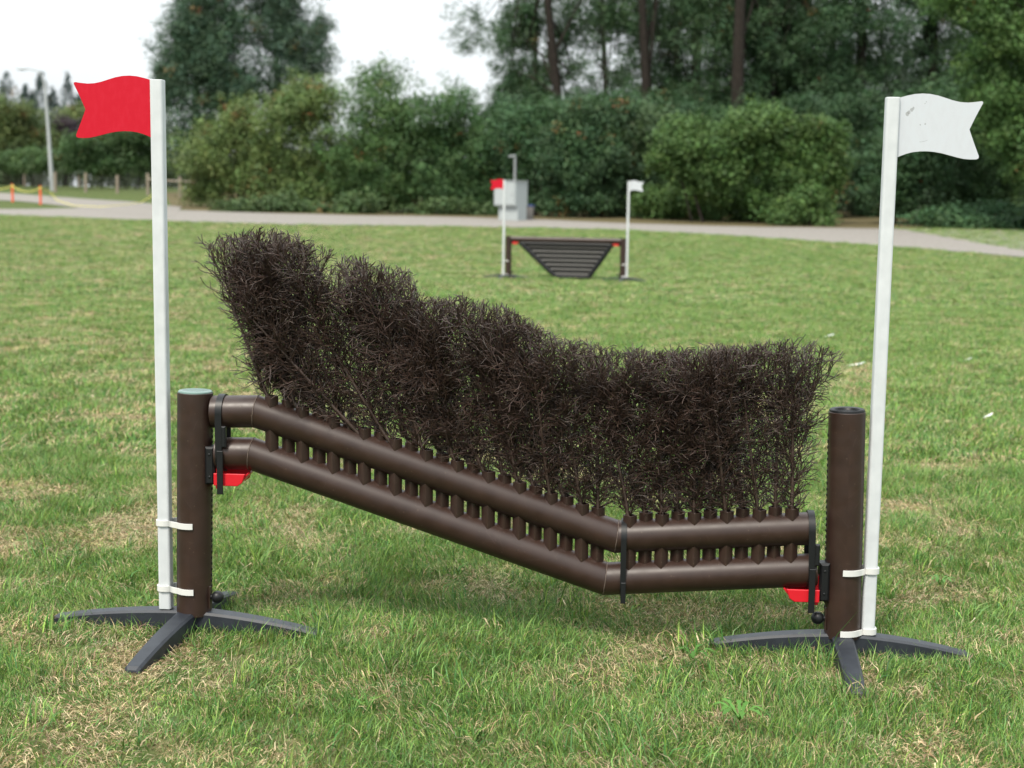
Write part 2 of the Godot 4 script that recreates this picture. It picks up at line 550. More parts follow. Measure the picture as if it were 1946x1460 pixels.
func flag_pole(label: String, group: String, at: Vector3, turn: float, side: float, top: float, bottom: float, post_dx: float, flag_mat: Material, clips: Array) -> Node3D:
	var t := thing("flag_pole", label, "flag pole", at, turn, group)
	var w := 0.0225
	var b := MB.new()
	var sec := []
	for k in 4:                                             # square tube with well-rounded corners
		for j in 4:
			var a := PI / 2 * k + PI / 6 * j
			var cc := Vector2(1 if k in [0, 3] else -1, 1 if k in [0, 1] else -1) * (w - 0.009)
			sec.append(cc + Vector2(cos(a), sin(a)) * 0.009)
	b.prism(sec, 0, top - bottom, 0.0015, Transform3D(Basis(Vector3.RIGHT, -PI / 2), Vector3(0, bottom, 0)))
	part("pole", b, M.white_plastic, t)
	var f := MB.new()
	var pts := []
	for p in FLAG: pts.append(Vector2(side * (w - 0.001 + p.x), top - 0.001 + p.y))
	f.prism(pts, -0.005, 0.005, 0.0012)
	part("flag", f, flag_mat, t)
	for cy in clips:                                        # a clip: ring round the pole, open jaw round the post
		var c := MB.new()
		var pr := 0.0235
		var path := []
		var nor := []
		for k in 15:
			var a := deg_to_rad(52.0 + (360.0 - 104.0) * k / 14.0)
			var d := Vector3(cos(a) * (1.0 if post_dx > 0 else -1.0), 0, sin(a))
			path.append(Vector3(0, cy, 0) + d * pr * (1.0 + 0.14 * absf(sin(2 * a))))
			nor.append(d)
		c.band(path, nor, Vector3.UP, 0.020, 0.006)
		for zs in [-1.0, 1.0]:
			var arm := []
			var arn := []
			var sgn := signf(post_dx)
			var start: Vector3 = path[0] if zs > 0 else path[14]
			var e0 := deg_to_rad(180.0 - 56.0)
			for k in 12:
				var a := deg_to_rad(lerpf(180.0 - 46.0, 180.0 - 103.0, k / 11.0))
				var d := Vector3(cos(a) * sgn, 0, sin(a) * zs)
				arm.append(Vector3(post_dx, cy, 0) + d * 0.0632)
				arn.append(d)
			var mid: Vector3 = (start + arm[0]) / 2.0
			c.band([start, mid, arm[0]], [nor[0] if zs > 0 else nor[14], Vector3(-0.2 * sgn, 0, zs).normalized(), arn[0]], Vector3.UP, 0.020, 0.006)
			c.band(arm, arn, Vector3.UP, 0.020, 0.006)
		part("clip", c, M.clip_plastic, t)
	return t

# ---------------------------------------------------------------- artificial brush
var tw := RandomNumberGenerator.new()
var trim_at := Vector3.ZERO
var pipe_line := [Vector3(0.092, 0.797, 0), Vector3(0.249, 0.802, 0), Vector3(1.531, 0.390, 0), Vector3(2.213, 0.441, 0)]

func trimmed(q: Vector3, slack: float) -> bool:       # the brush is cut to a line along its top and ends
	var x := q.x + trim_at.x
	var y := q.y + trim_at.y
	if y > contour(x) + slack: return true
	if x < 0.215 - maxf(0.0, y - 1.08) * 0.50 - slack * 5.0: return true
	if y < along(pipe_line, x) + 0.064 and absf(q.z) < 0.07: return true
	return x > 2.20 + maxf(0.0, y - 0.72) * 0.28 + slack * 5.0

func sprig(b: MB, p: Vector3, d: Vector3, length: float, r: float, level: int, up: Vector3) -> void:
	var step := 0.0148
	var shade := tw.randf_range(0.6, 1.45)
	var slack := tw.randfn(-0.002, 0.0075)
	if tw.randf() < 0.03: slack += 0.02
	var count := maxi(2, int(length / step))
	var sd := 1.0 if tw.randf() < 0.5 else -1.0
	var plane := d.cross(Vector3(tw.randfn(0, 0.5), tw.randfn(0, 0.5), 1.0)).normalized()
	for i in count:
		var t := float(i) / count
		d = (d + plane * tw.randfn(0, 0.22) + Vector3(0, 0, tw.randfn(0, 0.12)) + up * 0.045).normalized()
		var q := p + d * step * tw.randf_range(0.85, 1.15)
		var g := shade * tw.randf_range(0.85, 1.18)
		if trimmed(q, slack): return
		b.tint = Color(0.0410 * g, 0.0245 * g, 0.0185 * g)
		b.twig(p, q, maxf(0.00125, r * (1.0 - 0.35 * t)), maxf(0.00115, r * (1.0 - 0.35 * (t + 1.0 / count))))
		p = q
		if level < 3 and i >= 1:
			var rest := length * (1.0 - t)
			var go := 0.95 if level == 0 else (0.72 if level == 1 else 0.40)
			if tw.randf() < go:
				sd = -sd
				var a := deg_to_rad(tw.randf_range(24, 48)) * sd
				var cd := (d * cos(a) + plane * sin(a) + Vector3(0, 0, tw.randfn(0, 0.22))).normalized()
				var cl: float = minf(rest * 0.85, [0.080, 0.050, 0.030][level]) * tw.randf_range(0.6, 1.15)
				if cl > 0.014: sprig(b, p, cd, cl, maxf(r * 0.8, 0.0014), level + 1, up)

var segments := 0
func make_brush(height: float, lean: float, wide: float, seed_: int, per_node := 5) -> Array:   # [stem, twigs]; base at the origin
	tw.seed = seed_
	var s := MB.new()
	var b := MB.new()
	var dir := Vector3(-sin(lean), cos(lean), tw.randfn(0, 0.05)).normalized()
	var side := Vector3(cos(lean), sin(lean), 0)
	var sl := height * tw.randf_range(0.56, 0.64) / cos(lean)
	var p := Vector3(0, -0.03, 0)
	var n := 20
	s.tint = Color(0.058, 0.036, 0.029)
	var sd := 1.0
	for i in n:
		var q := p + (dir + Vector3(tw.randfn(0, 0.025), 0, tw.randfn(0, 0.025))) * (sl + 0.03) / n
		s.tube([p, q], [lerpf(0.0074, 0.0044, float(i) / n), lerpf(0.0074, 0.0044, (i + 1.0) / n)], 6, false, i == n - 1)
		var f := float(i) / n
		for k in (per_node + 3 if i < 7 else per_node):
			sd = -sd
			var a := deg_to_rad(tw.randf_range(26, 62)) * sd
			var d := (dir * cos(a) + side * sin(a) + Vector3(0, 0, tw.randfn(0, 0.5))).normalized()
			var l := wide * lerpf(0.40, 1.0, minf(1.0, f * 2.0)) * tw.randf_range(0.7, 1.15)
			if i < 4 and sd * side.x < 0.0 and lean > 0.15: d = (d + dir * 0.9).normalized()
			var q0 := p.lerp(q, tw.randf())
			if q0.y < 0.010: q0 = Vector3(q0.x, 0.010, q0.z)
			sprig(b, q0, d, l, 0.0022, 0, dir * 0.4 + Vector3.UP * 0.6)
		p = q
	var rest := height - p.y
	for k in 11:
		var a := deg_to_rad(lerpf(-56, 56, k / 10.0) + tw.randfn(0, 6)) - lean * 0.5
		var d := Vector3(sin(a), cos(a), tw.randfn(0, 0.3)).normalized()
		sprig(b, p - dir * tw.randf() * 0.03, d, rest / maxf(0.75, cos(a)) * tw.randf_range(0.88, 1.04), 0.0024, 0, Vector3.UP)
	segments += b.v.size() / 6
	return [s, b]

func contour(x: float) -> float:
	var k := [[-0.2, 1.36], [0.044, 1.37], [0.092, 1.41], [0.186, 1.435], [0.316, 1.451], [0.464, 1.393], [0.649, 1.351], [0.805, 1.30], [0.834, 1.215], [0.962, 1.229], [1.127, 1.196], [1.311, 1.09], [1.53, 1.055], [1.747, 1.059], [1.997, 1.083], [2.138, 1.108], [2.264, 1.065], [2.4, 1.0]]
	for i in k.size() - 1:
		if x < k[i + 1][0]: return lerpf(k[i][1], k[i + 1][1], clampf((x - k[i][0]) / (k[i + 1][0] - k[i][0]), 0, 1))
	return 1.0

func along(path: Array, x: float) -> float:
	for i in path.size() - 1:
		if x <= path[i + 1].x: return lerpf(path[i].y, path[i + 1].y, (x - path[i].x) / (path[i + 1].x - path[i].x))
	return path[-1].y

func brush_rail(at: Vector3, turn: float) -> void:
	var t := thing("brush_rail", "brown pipe rail bristling with dark artificial brush, kinked down to a low end", "brush jump", at, turn)
	var r := 0.0575
	var upper := [Vector3(0.092, 0.797, 0), Vector3(0.249, 0.802, 0), Vector3(1.531, 0.390, 0), Vector3(2.213, 0.441, 0)]
	var lower := [Vector3(0.106, 0.648, 0), Vector3(0.231, 0.650, 0), Vector3(1.494, 0.237, 0), Vector3(2.226, 0.294, 0)]
	for pr in [upper, lower]:
		var b := MB.new()
		var path := [pr[0] + (pr[1] - pr[0]).normalized() * 0.003]
		var rad := [r]
		path.push_front(pr[0]); rad.push_front(r - 0.003)
		path.append(pr[1]); rad.append(r)
		path.append(pr[2]); rad.append(r)
		path.append(pr[3] - (pr[3] - pr[2]).normalized() * 0.003); rad.append(r)
		path.append(pr[3]); rad.append(r - 0.003)
		# straight lengths with sharp mitres: one tube for each length so the shading breaks at the weld
		var dirs := []
		for i in 3: dirs.append((pr[i + 1] - pr[i]).normalized())
		var called := "upper_pipe" if pr == upper else "lower_pipe"
		for i in 3:
			var e0: Vector3 = dirs[i] if i == 0 else (dirs[i] + dirs[i - 1]).normalized()
			var e1: Vector3 = dirs[i] if i == 2 else (dirs[i] + dirs[i + 1]).normalized()
			var y := Vector3(-dirs[i].y, dirs[i].x, 0)
			var rows := []
			for e in 4:
				var ctr: Vector3 = pr[i] if e < 2 else pr[i + 1]
				var cut: Vector3 = e0 if e < 2 else e1
				var rr := r
				var slide := 0.0
				if e == 0: rr = r - 0.003
				if e == 3: rr = r - 0.003
				if e == 1: slide = 0.003
				if e == 2: slide = -0.003
				var row := []
				for k in 41:
					var a := TAU * k / 40
					var o := y * cos(a) + Vector3(0, 0, 1) * sin(a)
					var q: Vector3 = ctr + o * rr
					q += dirs[i] * (-(q - ctr).dot(cut) / dirs[i].dot(cut) + slide)
					row.append(b.vert(q, (o + (dirs[i] * (-1.0 if e == 0 else 1.0) if e in [0, 3] else Vector3.ZERO)).normalized()))
				rows.append(row)
			for e in 3:
				for k in 40: b.quad(rows[e][k], rows[e][k + 1], rows[e + 1][k + 1], rows[e + 1][k])
			for e in [0, 3]:
				if (e == 0 and i == 0) or (e == 3 and i == 2):
					var nn: Vector3 = -dirs[i] if e == 0 else dirs[i]
					var poly := []
					for k in 40: poly.append(b.v[rows[e][k]])
					b.flat_poly(poly, nn)
		var pipe := part(called, b, M.brown_plastic, t)
		for i in [1, 2]:                                     # bead of the weld at each kink
			var wb := MB.new()
			var cut: Vector3 = (dirs[i] + dirs[i - 1]).normalized()
			var y := Vector3(-cut.y, cut.x, 0)
			var loop := []
			var lr := []
			tw.seed = 50 + i
			for k in 41:
				var a := TAU * k / 40
				var st: float = 1.0 / cut.dot(dirs[i])
				loop.append(pr[i] + (y * cos(a) * st + Vector3(0, 0, 1) * sin(a)) * (r - 0.0002) + cut * tw.randfn(0, 0.0006))
				lr.append(0.0014 + tw.randf() * 0.0008)
			wb.tube(loop, lr, 6, false, false)
			part("weld_seam", wb, M.weld, pipe)
	# sockets, each a short upright tube through both pipes, in two staggered rows; a brush in each
	var xs := []
	for k in 22: xs.append([0.309 + k * (1.464 - 0.309) / 21.0, k % 2])
	for k in 11: xs.append([1.576 + k * (2.134 - 1.576) / 10.0, k % 2])
	var leans := {6: 42.0, 10: 17.0, 14: 26.0, 19: 19.0, 20: 9.0, 21: 1.0, 22: 11.0, 23: 9.0, 24: 2.0, 28: 8.0, 30: 8.0, 32: 2.0}
	pipe_line = upper
	for k in xs.size():
		var x: float = xs[k][0]
		var zo := 0.0195 if xs[k][1] == 0 else 0.001
		var yt := along(upper, x) + r + (0.022 if zo > 0.01 else 0.026)
		var yb := along(lower, x)
		var sb := MB.new()
		sb.diamond([[0.0240, yb], [0.0240, yt - 0.0012], [0.0230, yt], [0.0198, yt], [0.0194, yt - 0.03], [0.001, yt - 0.032]], Vector3.ZERO)
		var so := part("socket", sb, M.brown_plastic, t)
		so.position = Vector3(x, 0, zo)
		tw.seed = 900 + k
		var lean_d: float = lerpf(24.0, 17.0, k / 21.0) + tw.randfn(0, 6.0) if k < 22 else tw.randfn(4.0, 4.0)
		if leans.has(k): lean_d = leans[k]
		var lean := deg_to_rad(lean_d)
		var y0 := yt - 0.012
		var reach: float = contour(x - tan(lean) * 0.42) - y0
		if k == 6: reach *= 0.93
		trim_at = Vector3(x, y0, 0)
		var made := make_brush(reach * 1.07, lean, 0.15, 300 + k, 5 if k < 30 else (4 if k == 32 else 2))
		var st := part("brush", made[0], M.twig, t)
		st.position = Vector3(x, y0, zo)
		tag(part("twigs", made[1], M.twig, st), "", "", "", "stuff")
	# rubber straps holding the two pipes together
	for e in [[0.128, 0.128, 0.0, true], [1.556, 1.556, 0.0, false], [2.200, 2.205, 0.0, true]]:
		var c := MB.new()
		var yu := along(upper, e[0])
		var yl := along(lower, e[1])
		var rr := r + 0.0008
		var path := []
		var nor := []
		for k in 17:
			var a := PI * k / 16
			var d := Vector3(0, sin(a), cos(a))
			path.append(Vector3(e[0], yu, 0) + d * rr); nor.append(d)
		for k in 17:
			var a := PI + PI * k / 16
			var d := Vector3(0, sin(a), cos(a))
			path.append(Vector3(e[1], yl, 0) + d * rr); nor.append(d)
		c.band(path, nor, Vector3.RIGHT, 0.023 if e[3] else 0.019, 0.0055, true)
		var strap := part("strap", c, M.black_rubber, t)
		var k := MB.new()
		if e[3]:
			var hang := yl - 0.135
			k.prism([Vector2(-0.011, hang), Vector2(0.011, hang), Vector2(0.011, yl + 0.02), Vector2(-0.011, yl + 0.02)], 0.064, 0.0695, 0.002, Transform3D(Basis.IDENTITY, Vector3(e[0] + 0.006, 0, 0)))
			k.box(Vector3(e[0] + 0.020, (yu + yl) / 2 - 0.005, 0.060), Vector3(0.016, 0.075, 0.020), 0.004)
			part("strap_end", k, M.black_rubber, strap)
		else:
			k.prism([Vector2(-0.009, yl - 0.075), Vector2(0.009, yl - 0.075), Vector2(0.009, yl), Vector2(-0.009, yl)], 0.0635, 0.068, 0.002, Transform3D(Basis.IDENTITY, Vector3(e[0] + 0.002, 0, 0)))
			part("strap_end", k, M.black_rubber, strap)

func slatted_gate(at: Vector3, turn: float, width: float) -> void:
	var t := thing("slatted_gate", "dark trapezoid hanging gate of horizontal tubes on the far jump", "jump gate", at, turn)
	var b := MB.new()
	b.tube([Vector3(0.085, 0.80, 0), Vector3(width - 0.075, 0.80, 0)], [0.056, 0.056], 24)
	part("top_rail", b, M.brown_plastic, t)
	var a0 := Vector2(0.27, 0.735)
	var a1 := Vector2(1.02, 0.055)
	var b0 := Vector2(width - 0.255, 0.735)
	var b1 := Vector2(1.72, 0.055)
	for e in [[a0, a1], [b0, b1]]:
		var s := MB.new()
		var p: Vector2 = e[0]
		var q: Vector2 = e[1]
		s.tube([Vector3(p.x, p.y, 0.01), Vector3(q.x, q.y, 0.01)], [0.047, 0.047], 14)
		part("side_rail", s, M.black_rubber, t)
	var ub := MB.new()
	ub.tube([Vector3(a0.x, 0.715, 0.012), Vector3(b0.x, 0.715, 0.012)], [0.040, 0.040], 14)
	part("upper_rail", ub, M.black_rubber, t)
	var bp := MB.new()
	bp.prism([a0, a1, b1, b0], -0.045, -0.033, 0.002)
	part("back_panel", bp, M.black_rubber, t)
	for k in 7:                                              # flat bars standing proud of the dark panel
		var f := (k + 0.95) / 7.6
		var l := a0.lerp(a1, f)
		var r2 := b0.lerp(b1, f)
		var s := MB.new()
		s.box(Vector3((l.x + r2.x) / 2.0, l.y, 0.005), Vector3(r2.x - l.x, 0.040, 0.026), 0.006, Basis(Vector3.RIGHT, -deg_to_rad(38)))
		part("slat", s, M.grey_board, t)
	var bt := MB.new()
	bt.tube([Vector3(a1.x, a1.y, 0), Vector3(b1.x, b1.y, 0)], [0.034, 0.034], 14)
	part("bottom_rail", bt, M.black_rubber, t)

# ---------------------------------------------------------------- vegetation
var clumps := []
func make_clumps() -> void:
	var g := RandomNumberGenerator.new()
	g.seed = 77
	for variant in 4:
		var b := MB.new()
		for k in 30:
			var d := Vector3(g.randfn(), g.randfn(), g.randfn()).normalized()
			var p := d * 0.42 * pow(g.randf(), 0.5)
			var nn := (Vector3(g.randfn(0, 0.6), 0.55, g.randfn(0, 0.6)) + d * 0.5).normalized()
			var x := nn.cross(Vector3(g.randfn(), g.randfn(), g.randfn())).normalized()
			var y := nn.cross(x)
			var l := g.randf_range(0.085, 0.15)
			var w := l * g.randf_range(0.55, 0.8)
			var tone := g.randf_range(0.7, 1.3)
			b.tint = Color(tone * g.randf_range(0.9, 1.15), tone, tone * g.randf_range(0.8, 1.1))
			var a := b.vert(p - x * l * 0.6, nn)
			var c := b.vert(p + y * w * 0.5 - nn * 0.012, (nn + y * 0.3).normalized())
			var e := b.vert(p + x * l * 0.6 - nn * 0.02, (nn + x * 0.3).normalized())
			var f := b.vert(p - y * w * 0.5 - nn * 0.012, (nn - y * 0.3).normalized())
			b.tri(a, c, e); b.tri(a, e, f)
		clumps.append(b.mesh(M.leaf))

func many(called: String, me: Mesh, xf: Array, col: Array, parent: Node) -> MultiMeshInstance3D:
	var mm := MultiMesh.new()
	mm.transform_format = MultiMesh.TRANSFORM_3D
	mm.use_colors = true
	mm.mesh = me
	mm.instance_count = xf.size()
	for i in xf.size():
		mm.set_instance_transform(i, xf[i])
		mm.set_instance_color(i, col[i])
	var o := MultiMeshInstance3D.new()
	o.multimesh = mm
	o.name = called if parent != self else numbered(called)
	parent.add_child(o, true)
	o.set_meta("kind", "stuff")
	return o

# lobes: [u, v, half width px, half height px, clumps]; the trees stand s metres away at their usual sizes
func plant(called: String, label: String, category: String, group: String, u: float, s: float, lobes: Array, col: Color, o := {}) -> void:
	var base := stand(u, s)
	var t := thing(called, label, category, base, 0.0, group)
	var g := RandomNumberGenerator.new()
	g.seed = int(u * 7.0 + s * 131.0)
	var gap := FastNoiseLite.new()
	gap.seed = int(u)
	gap.frequency = o.get("gap_size", 0.45)
	var tight: float = o.get("gaps", 0.0)               # higher: more of the sky shows through
	var size: float = o.get("leaf", 1.0)
	var xf := [[], [], [], []]
	var cl := [[], [], [], []]
	var autumn: float = o.get("autumn", 0.02)
	var k_px := s / FOCAL
	var centres := []
	var fine := []                                       # every lobe breaks up into uneven boughs
	for lb in lobes:
		if o.get("cone", false):
			fine.append(lb)
			continue
		fine.append([lb[0], lb[1], lb[2] * 0.80, lb[3] * 0.80, int(lb[4] * 0.42)])
		for k in 7:
			var a := g.randf() * TAU
			var f := g.randf_range(0.30, 0.78)
			var w := g.randf_range(0.36, 0.60)
			fine.append([lb[0] + cos(a) * f * lb[2], lb[1] + sin(a) * f * lb[3], lb[2] * w, lb[3] * w * g.randf_range(0.6, 0.95), int(lb[4] * 0.13), g.randf_range(-0.7, 0.8)])
	for lb in fine:
		var c := at_depth(lb[0], lb[1], s)
		var r := Vector3(lb[2] * k_px, lb[3] * k_px, minf(lb[2], lb[3] * 1.6) * k_px * float(o.get("deep", 0.8)))
		if lb.size() > 5: c.z += lb[5] * r.x * 1.4
		c.z += o.get("push", 0.0)
		if lb.size() == 5: centres.append([c, r])
		var made := 0
		var tries := 0
		while made < lb[4] and tries < lb[4] * 6:
			tries += 1
			var d := Vector3(g.randfn(), g.randfn(), g.randfn()).normalized()
			var f := pow(g.randf(), 0.42)
			if g.randf() < 0.10:                             # stray shoots beyond the bough
				f = g.randf_range(1.0, 1.45)
				d = (d + Vector3(0, 0.5, 0)).normalized()
			if o.get("cone", false):
				var h := g.randf()
				var a := g.randf() * TAU
				h = h * (0.9 + 0.1 * g.randf())
				d = Vector3(cos(a) * (1.0 - h) * sqrt(g.randf()), h * 2.0 - 1.0, sin(a) * (1.0 - h) * sqrt(g.randf()))
				f = 1.0
			var p: Vector3 = c + d * f * r * (1.0 + 0.5 * gap.get_noise_3d(d.x * 9.0, d.y * 9.0 + lb[0], d.z * 9.0))
			if gap.get_noise_3d(p.x * 2.0, p.y * 2.0, p.z * 2.0) < tight - 0.35: continue
			if p.y < terrain(p.z) + 0.05: continue
			made += 1
			var w := g.randi() % 4
			var sc := size * g.randf_range(0.7, 1.3)
			xf[w].append(Transform3D(Basis.from_euler(Vector3(g.randfn(0, 0.5), g.randf() * TAU, g.randfn(0, 0.5))).scaled(Vector3(sc, sc * 0.9, sc)), p - base))
			var tone := g.randf_range(0.72, 1.32)
			var cc := Color(col.r * tone * g.randf_range(0.88, 1.14) * 1.4, col.g * tone * 1.6, col.b * tone * g.randf_range(0.85, 1.15) * 1.5)
			if g.randf() < autumn * 0.5: cc = Color(0.16, 0.10, 0.03) if g.randf() < 0.7 else Color(0.22, 0.07, 0.03)
			cl[w].append(cc)
	var wood := MB.new()
	var tr: float = o.get("trunk", 0.0)
	var th: float = o.get("trunk_top", 4.0)
	if tr > 0.0:
		var path := []
		var rad := []
		var lean: float = o.get("lean", 0.0)
		for i in 9:
			var f := i / 8.0
			path.append(Vector3(lean * th * f + 0.12 * sin(f * 5.0 + u), -0.3 + f * (th + 0.3), 0.1 * sin(f * 4.0 + s)))
			rad.append(tr * (1.0 - 0.55 * f) * (1.35 if i == 0 else 1.0))
		wood.tube(path, rad, 12, false, true)
		part("trunk", wood, M.bark, t)
		var limbs := MB.new()
		for ce in centres:
			for k in 3:
				var st: Vector3 = path[g.randi_range(3, 8)]
				var en: Vector3 = ce[0] - base + Vector3(g.randfn(0, 0.35), g.randfn(0, 0.35), g.randfn(0, 0.35)) * ce[1]
				if en.y < 0.8: continue
				var md := st.lerp(en, 0.5) + Vector3(g.randfn(0, 0.2), st.distance_to(en) * 0.08, g.randfn(0, 0.2))
				limbs.tube([st, md, en], [tr * 0.28, tr * 0.17, 0.015], 7, false, false)
		part("limbs", limbs, M.bark, t)
	else:
		for k in 7:
			var ce: Array = centres[g.randi() % centres.size()]
			var en: Vector3 = ce[0] - base + Vector3(g.randfn(0, 0.4), g.randf_range(0.1, 0.6), g.randfn(0, 0.4)) * ce[1]
			var st := Vector3((en.x + g.randfn(0, 0.25)) * 0.6, -0.1, g.randfn(0, 0.3))
			wood.tube([st, st.lerp(en, 0.5) + Vector3(g.randfn(0, 0.15), 0.1, g.randfn(0, 0.15)), en], [0.05, 0.035, 0.012], 7, false, false)
		tag(part("stems", wood, M.bark, t), "", "", "", "stuff")
	var crown := Node3D.new()
	crown.name = "crown"
	t.add_child(crown, true)
	for w in 4:
		if xf[w].size(): many("foliage", clumps[w], xf[w], cl[w], crown)

const GREENS := [Color(0.052, 0.150, 0.036), Color(0.075, 0.172, 0.040), Color(0.098, 0.195, 0.043), Color(0.125, 0.222, 0.047), Color(0.155, 0.250, 0.051), Color(0.190, 0.285, 0.056)]    # the several grasses of the sward

func grass_tuft(kind: int, seed_: int, blades: int, radius: float, wide: float, long := 1.0) -> ArrayMesh:
	var g := RandomNumberGenerator.new()
	g.seed = seed_
	var b := MB.new()
	for k in blades:
		var a := g.randf() * TAU
		var rr := radius * sqrt(g.randf())
		var p := Vector3(cos(a) * rr, -0.006, sin(a) * rr)
		var az := g.randfn(0, 1.25)
		var dry: bool = g.randf() < [0.18, 0.45, 0.86][kind]
		var tilt: float = absf(g.randfn([0.62, 0.85, 1.2][kind], 0.34))
		if dry: tilt += 0.25
		var l: float = long * g.randf_range(0.020, 0.062) * [1.0, 0.85, 0.75][kind]
		if g.randf() < 0.05: l *= 1.7
		var h := Vector3(cos(az), 0, sin(az))
		var d0 := (Vector3.UP * cos(tilt * 0.65) + h * sin(tilt * 0.65)).normalized()
		var d1 := (Vector3.UP * cos(tilt * 1.45) + h.rotated(Vector3.UP, g.randfn(0, 0.35)) * sin(tilt * 1.45)).normalized()
		var m := p + d0 * l * 0.5
		var e := m + d1 * l * 0.5
		e.y = maxf(e.y, 0.004)
		var wv := d0.cross(Vector3(g.randfn(), g.randfn(0, 0.3), g.randfn())).normalized() * g.randf_range(0.0007, 0.0015) * wide
		var t := g.randf_range(0.55, 1.6)
		if dry:
			b.tint = Color(0.43 * t, 0.345 * t, 0.205 * t) if g.randf() < 0.75 else Color(0.25 * t, 0.17 * t, 0.10 * t)
		else:
			b.tint = GREENS[g.randi() % GREENS.size()] * t         # one even colour for the whole blade
		var nn := d0.cross(wv).normalized()
		if nn.y < 0: nn = -nn
		nn = (nn + Vector3.UP * 0.2).normalized()
		var i0 := b.vert(p - wv, nn)
		var i1 := b.vert(p + wv, nn)
		var i2 := b.vert(m - wv * 0.85, nn)
		var i3 := b.vert(m + wv * 0.85, nn)
		var i4 := b.vert(e, nn)
		b.quad(i0, i1, i3, i2); b.tri(i2, i3, i4)
	return b.mesh(M.blade)

var dryness := FastNoiseLite.new()
var swirl := FastNoiseLite.new()
func grow_grass() -> void:
	var g := RandomNumberGenerator.new()
	g.seed = 4
	dryness.seed = 6
	dryness.frequency = 1.35
	dryness.fractal_octaves = 4
	swirl.seed = 19
	swirl.frequency = 0.9
	var lawn := Node3D.new()
	lawn.name = "grass"
	add_child(lawn)
	tag(lawn, "mown green lawn with straw-coloured dry patches covering the field", "grass", "", "stuff")
	var tufts := []
	for kind in 3:
		for v in 3: tufts.append(grass_tuft(kind, 60 + kind * 10 + v, 150, 0.085, 1.0))
	for kind in 3:
		for v in 3: tufts.append(grass_tuft(kind, 160 + kind * 10 + v, 90, 0.095, 1.7))
	for v in 3: tufts.append(grass_tuft(0, 260 + v, 34, 0.05, 1.6, 1.75))      # coarse tussocks, longer and wider bladed
	var xf := []
	var cl := []
	for i in tufts.size():
		xf.append([]); cl.append([])
	for zone in [[2.3, 8.5, 0.078, 1.0, 0], [8.5, 22.0, 0.115, 1.15, 9], [22.0, 62.0, 0.24, 1.8, 9]]:
		var s: float = zone[0]
		var pitch: float = zone[2]
		while s < zone[1]:
			var half := 0.36 * s + 1.5
			var x := -half
			while x < half:
				var p := Vector3(x + g.randfn(0, pitch * 0.5), 0, -s + g.randfn(0, pitch * 0.5))
				x += pitch
				if off_lawn(p): continue
				p.y = terrain(p.z)
				var d := dryness.get_noise_2d(p.x, p.z) + 0.45 * dryness.get_noise_2d(p.x * 0.25 + 40, p.z * 0.25) + g.randfn(0, 0.10) - clampf(p.x * 0.045, -0.10, 0.14)
				var kind := 2 if d > 0.40 else (1 if d > 0.08 else 0)
				var w: int = zone[4] + kind * 3 + g.randi() % 3
				if zone[4] == 0 and kind < 2 and g.randf() < 0.05 + 0.25 * maxf(0.0, swirl.get_noise_2d(p.x * 2.0 + 30, p.z * 2.0)): w = 18 + g.randi() % 3
				var turn := swirl.get_noise_2d(p.x, p.z) * 7.0 + g.randfn(0, 1.0)
				var sc: float = zone[3] * g.randf_range(0.75, 1.25)
				var hs: float = sc * (1.0 + 0.35 * swirl.get_noise_2d(p.x * 1.7 + 90, p.z * 1.7)) / (zone[3] * 0.5 + 0.5)
				xf[w].append(Transform3D(Basis(Vector3.UP, turn).scaled(Vector3(sc, hs, sc)), p))
				var tone := g.randf_range(0.85, 1.15)
				cl[w].append(Color(tone * g.randf_range(0.93, 1.08), tone, tone * g.randf_range(0.9, 1.1)))
			s += pitch
	for i in tufts.size():
		if xf[i].size(): many("tufts", tufts[i], xf[i], cl[i], lawn)

var road_near := []
var road_far := []
func off_lawn(p: Vector3) -> bool:
	if p.z > -38.0: return false
	for i in road_near.size() - 1:
		var a: Vector3 = road_near[i]
		var b: Vector3 = road_near[i + 1]
		if p.x >= a.x and p.x < b.x: return p.z < lerpf(a.z, b.z, (p.x - a.x) / (b.x - a.x)) - 0.25 + 0.5 * swirl.get_noise_2d(p.x * 1.3, p.z)
	return p.z < -60.0

func strip(called: String, near: Array, far: Array, lift: float, m: Material, rough: float, seed_: int) -> MeshInstance3D:   # a sheet between two edges, laid on the ground, its edges ragged
	var g := FastNoiseLite.new()
	g.seed = seed_
	g.frequency = 0.35
	var b := MB.new()
	var rows := []
	var n := 120
	for i in n + 1:
		var f := float(i) / n
		var a := spline(near, f)
		var c := spline(far, f)
		a.z += rough * g.get_noise_2d(a.x, 3.0)
		c.z += rough * g.get_noise_2d(c.x, 77.0)
		var row := []
		for k in 7:
			var p: Vector3 = a.lerp(c, k / 6.0)
			p.y = terrain(p.z) + lift
			row.append(b.vert(p, Vector3(0, 1, 0.027).normalized()))
		rows.append(row)
	for i in n:
		for k in 6: b.quad(rows[i][k], rows[i + 1][k], rows[i + 1][k + 1], rows[i][k + 1])
	var o := part(called, b, m, self)
	o.set_meta("kind", "structure")
	return o

func spline(pts: Array, f: float) -> Vector3:
	var t := f * (pts.size() - 1)
	var i := mini(int(t), pts.size() - 2)
	var w := t - i
	return pts[i].cubic_interpolate(pts[i + 1], pts[maxi(i - 1, 0)], pts[mini(i + 2, pts.size() - 1)], w)

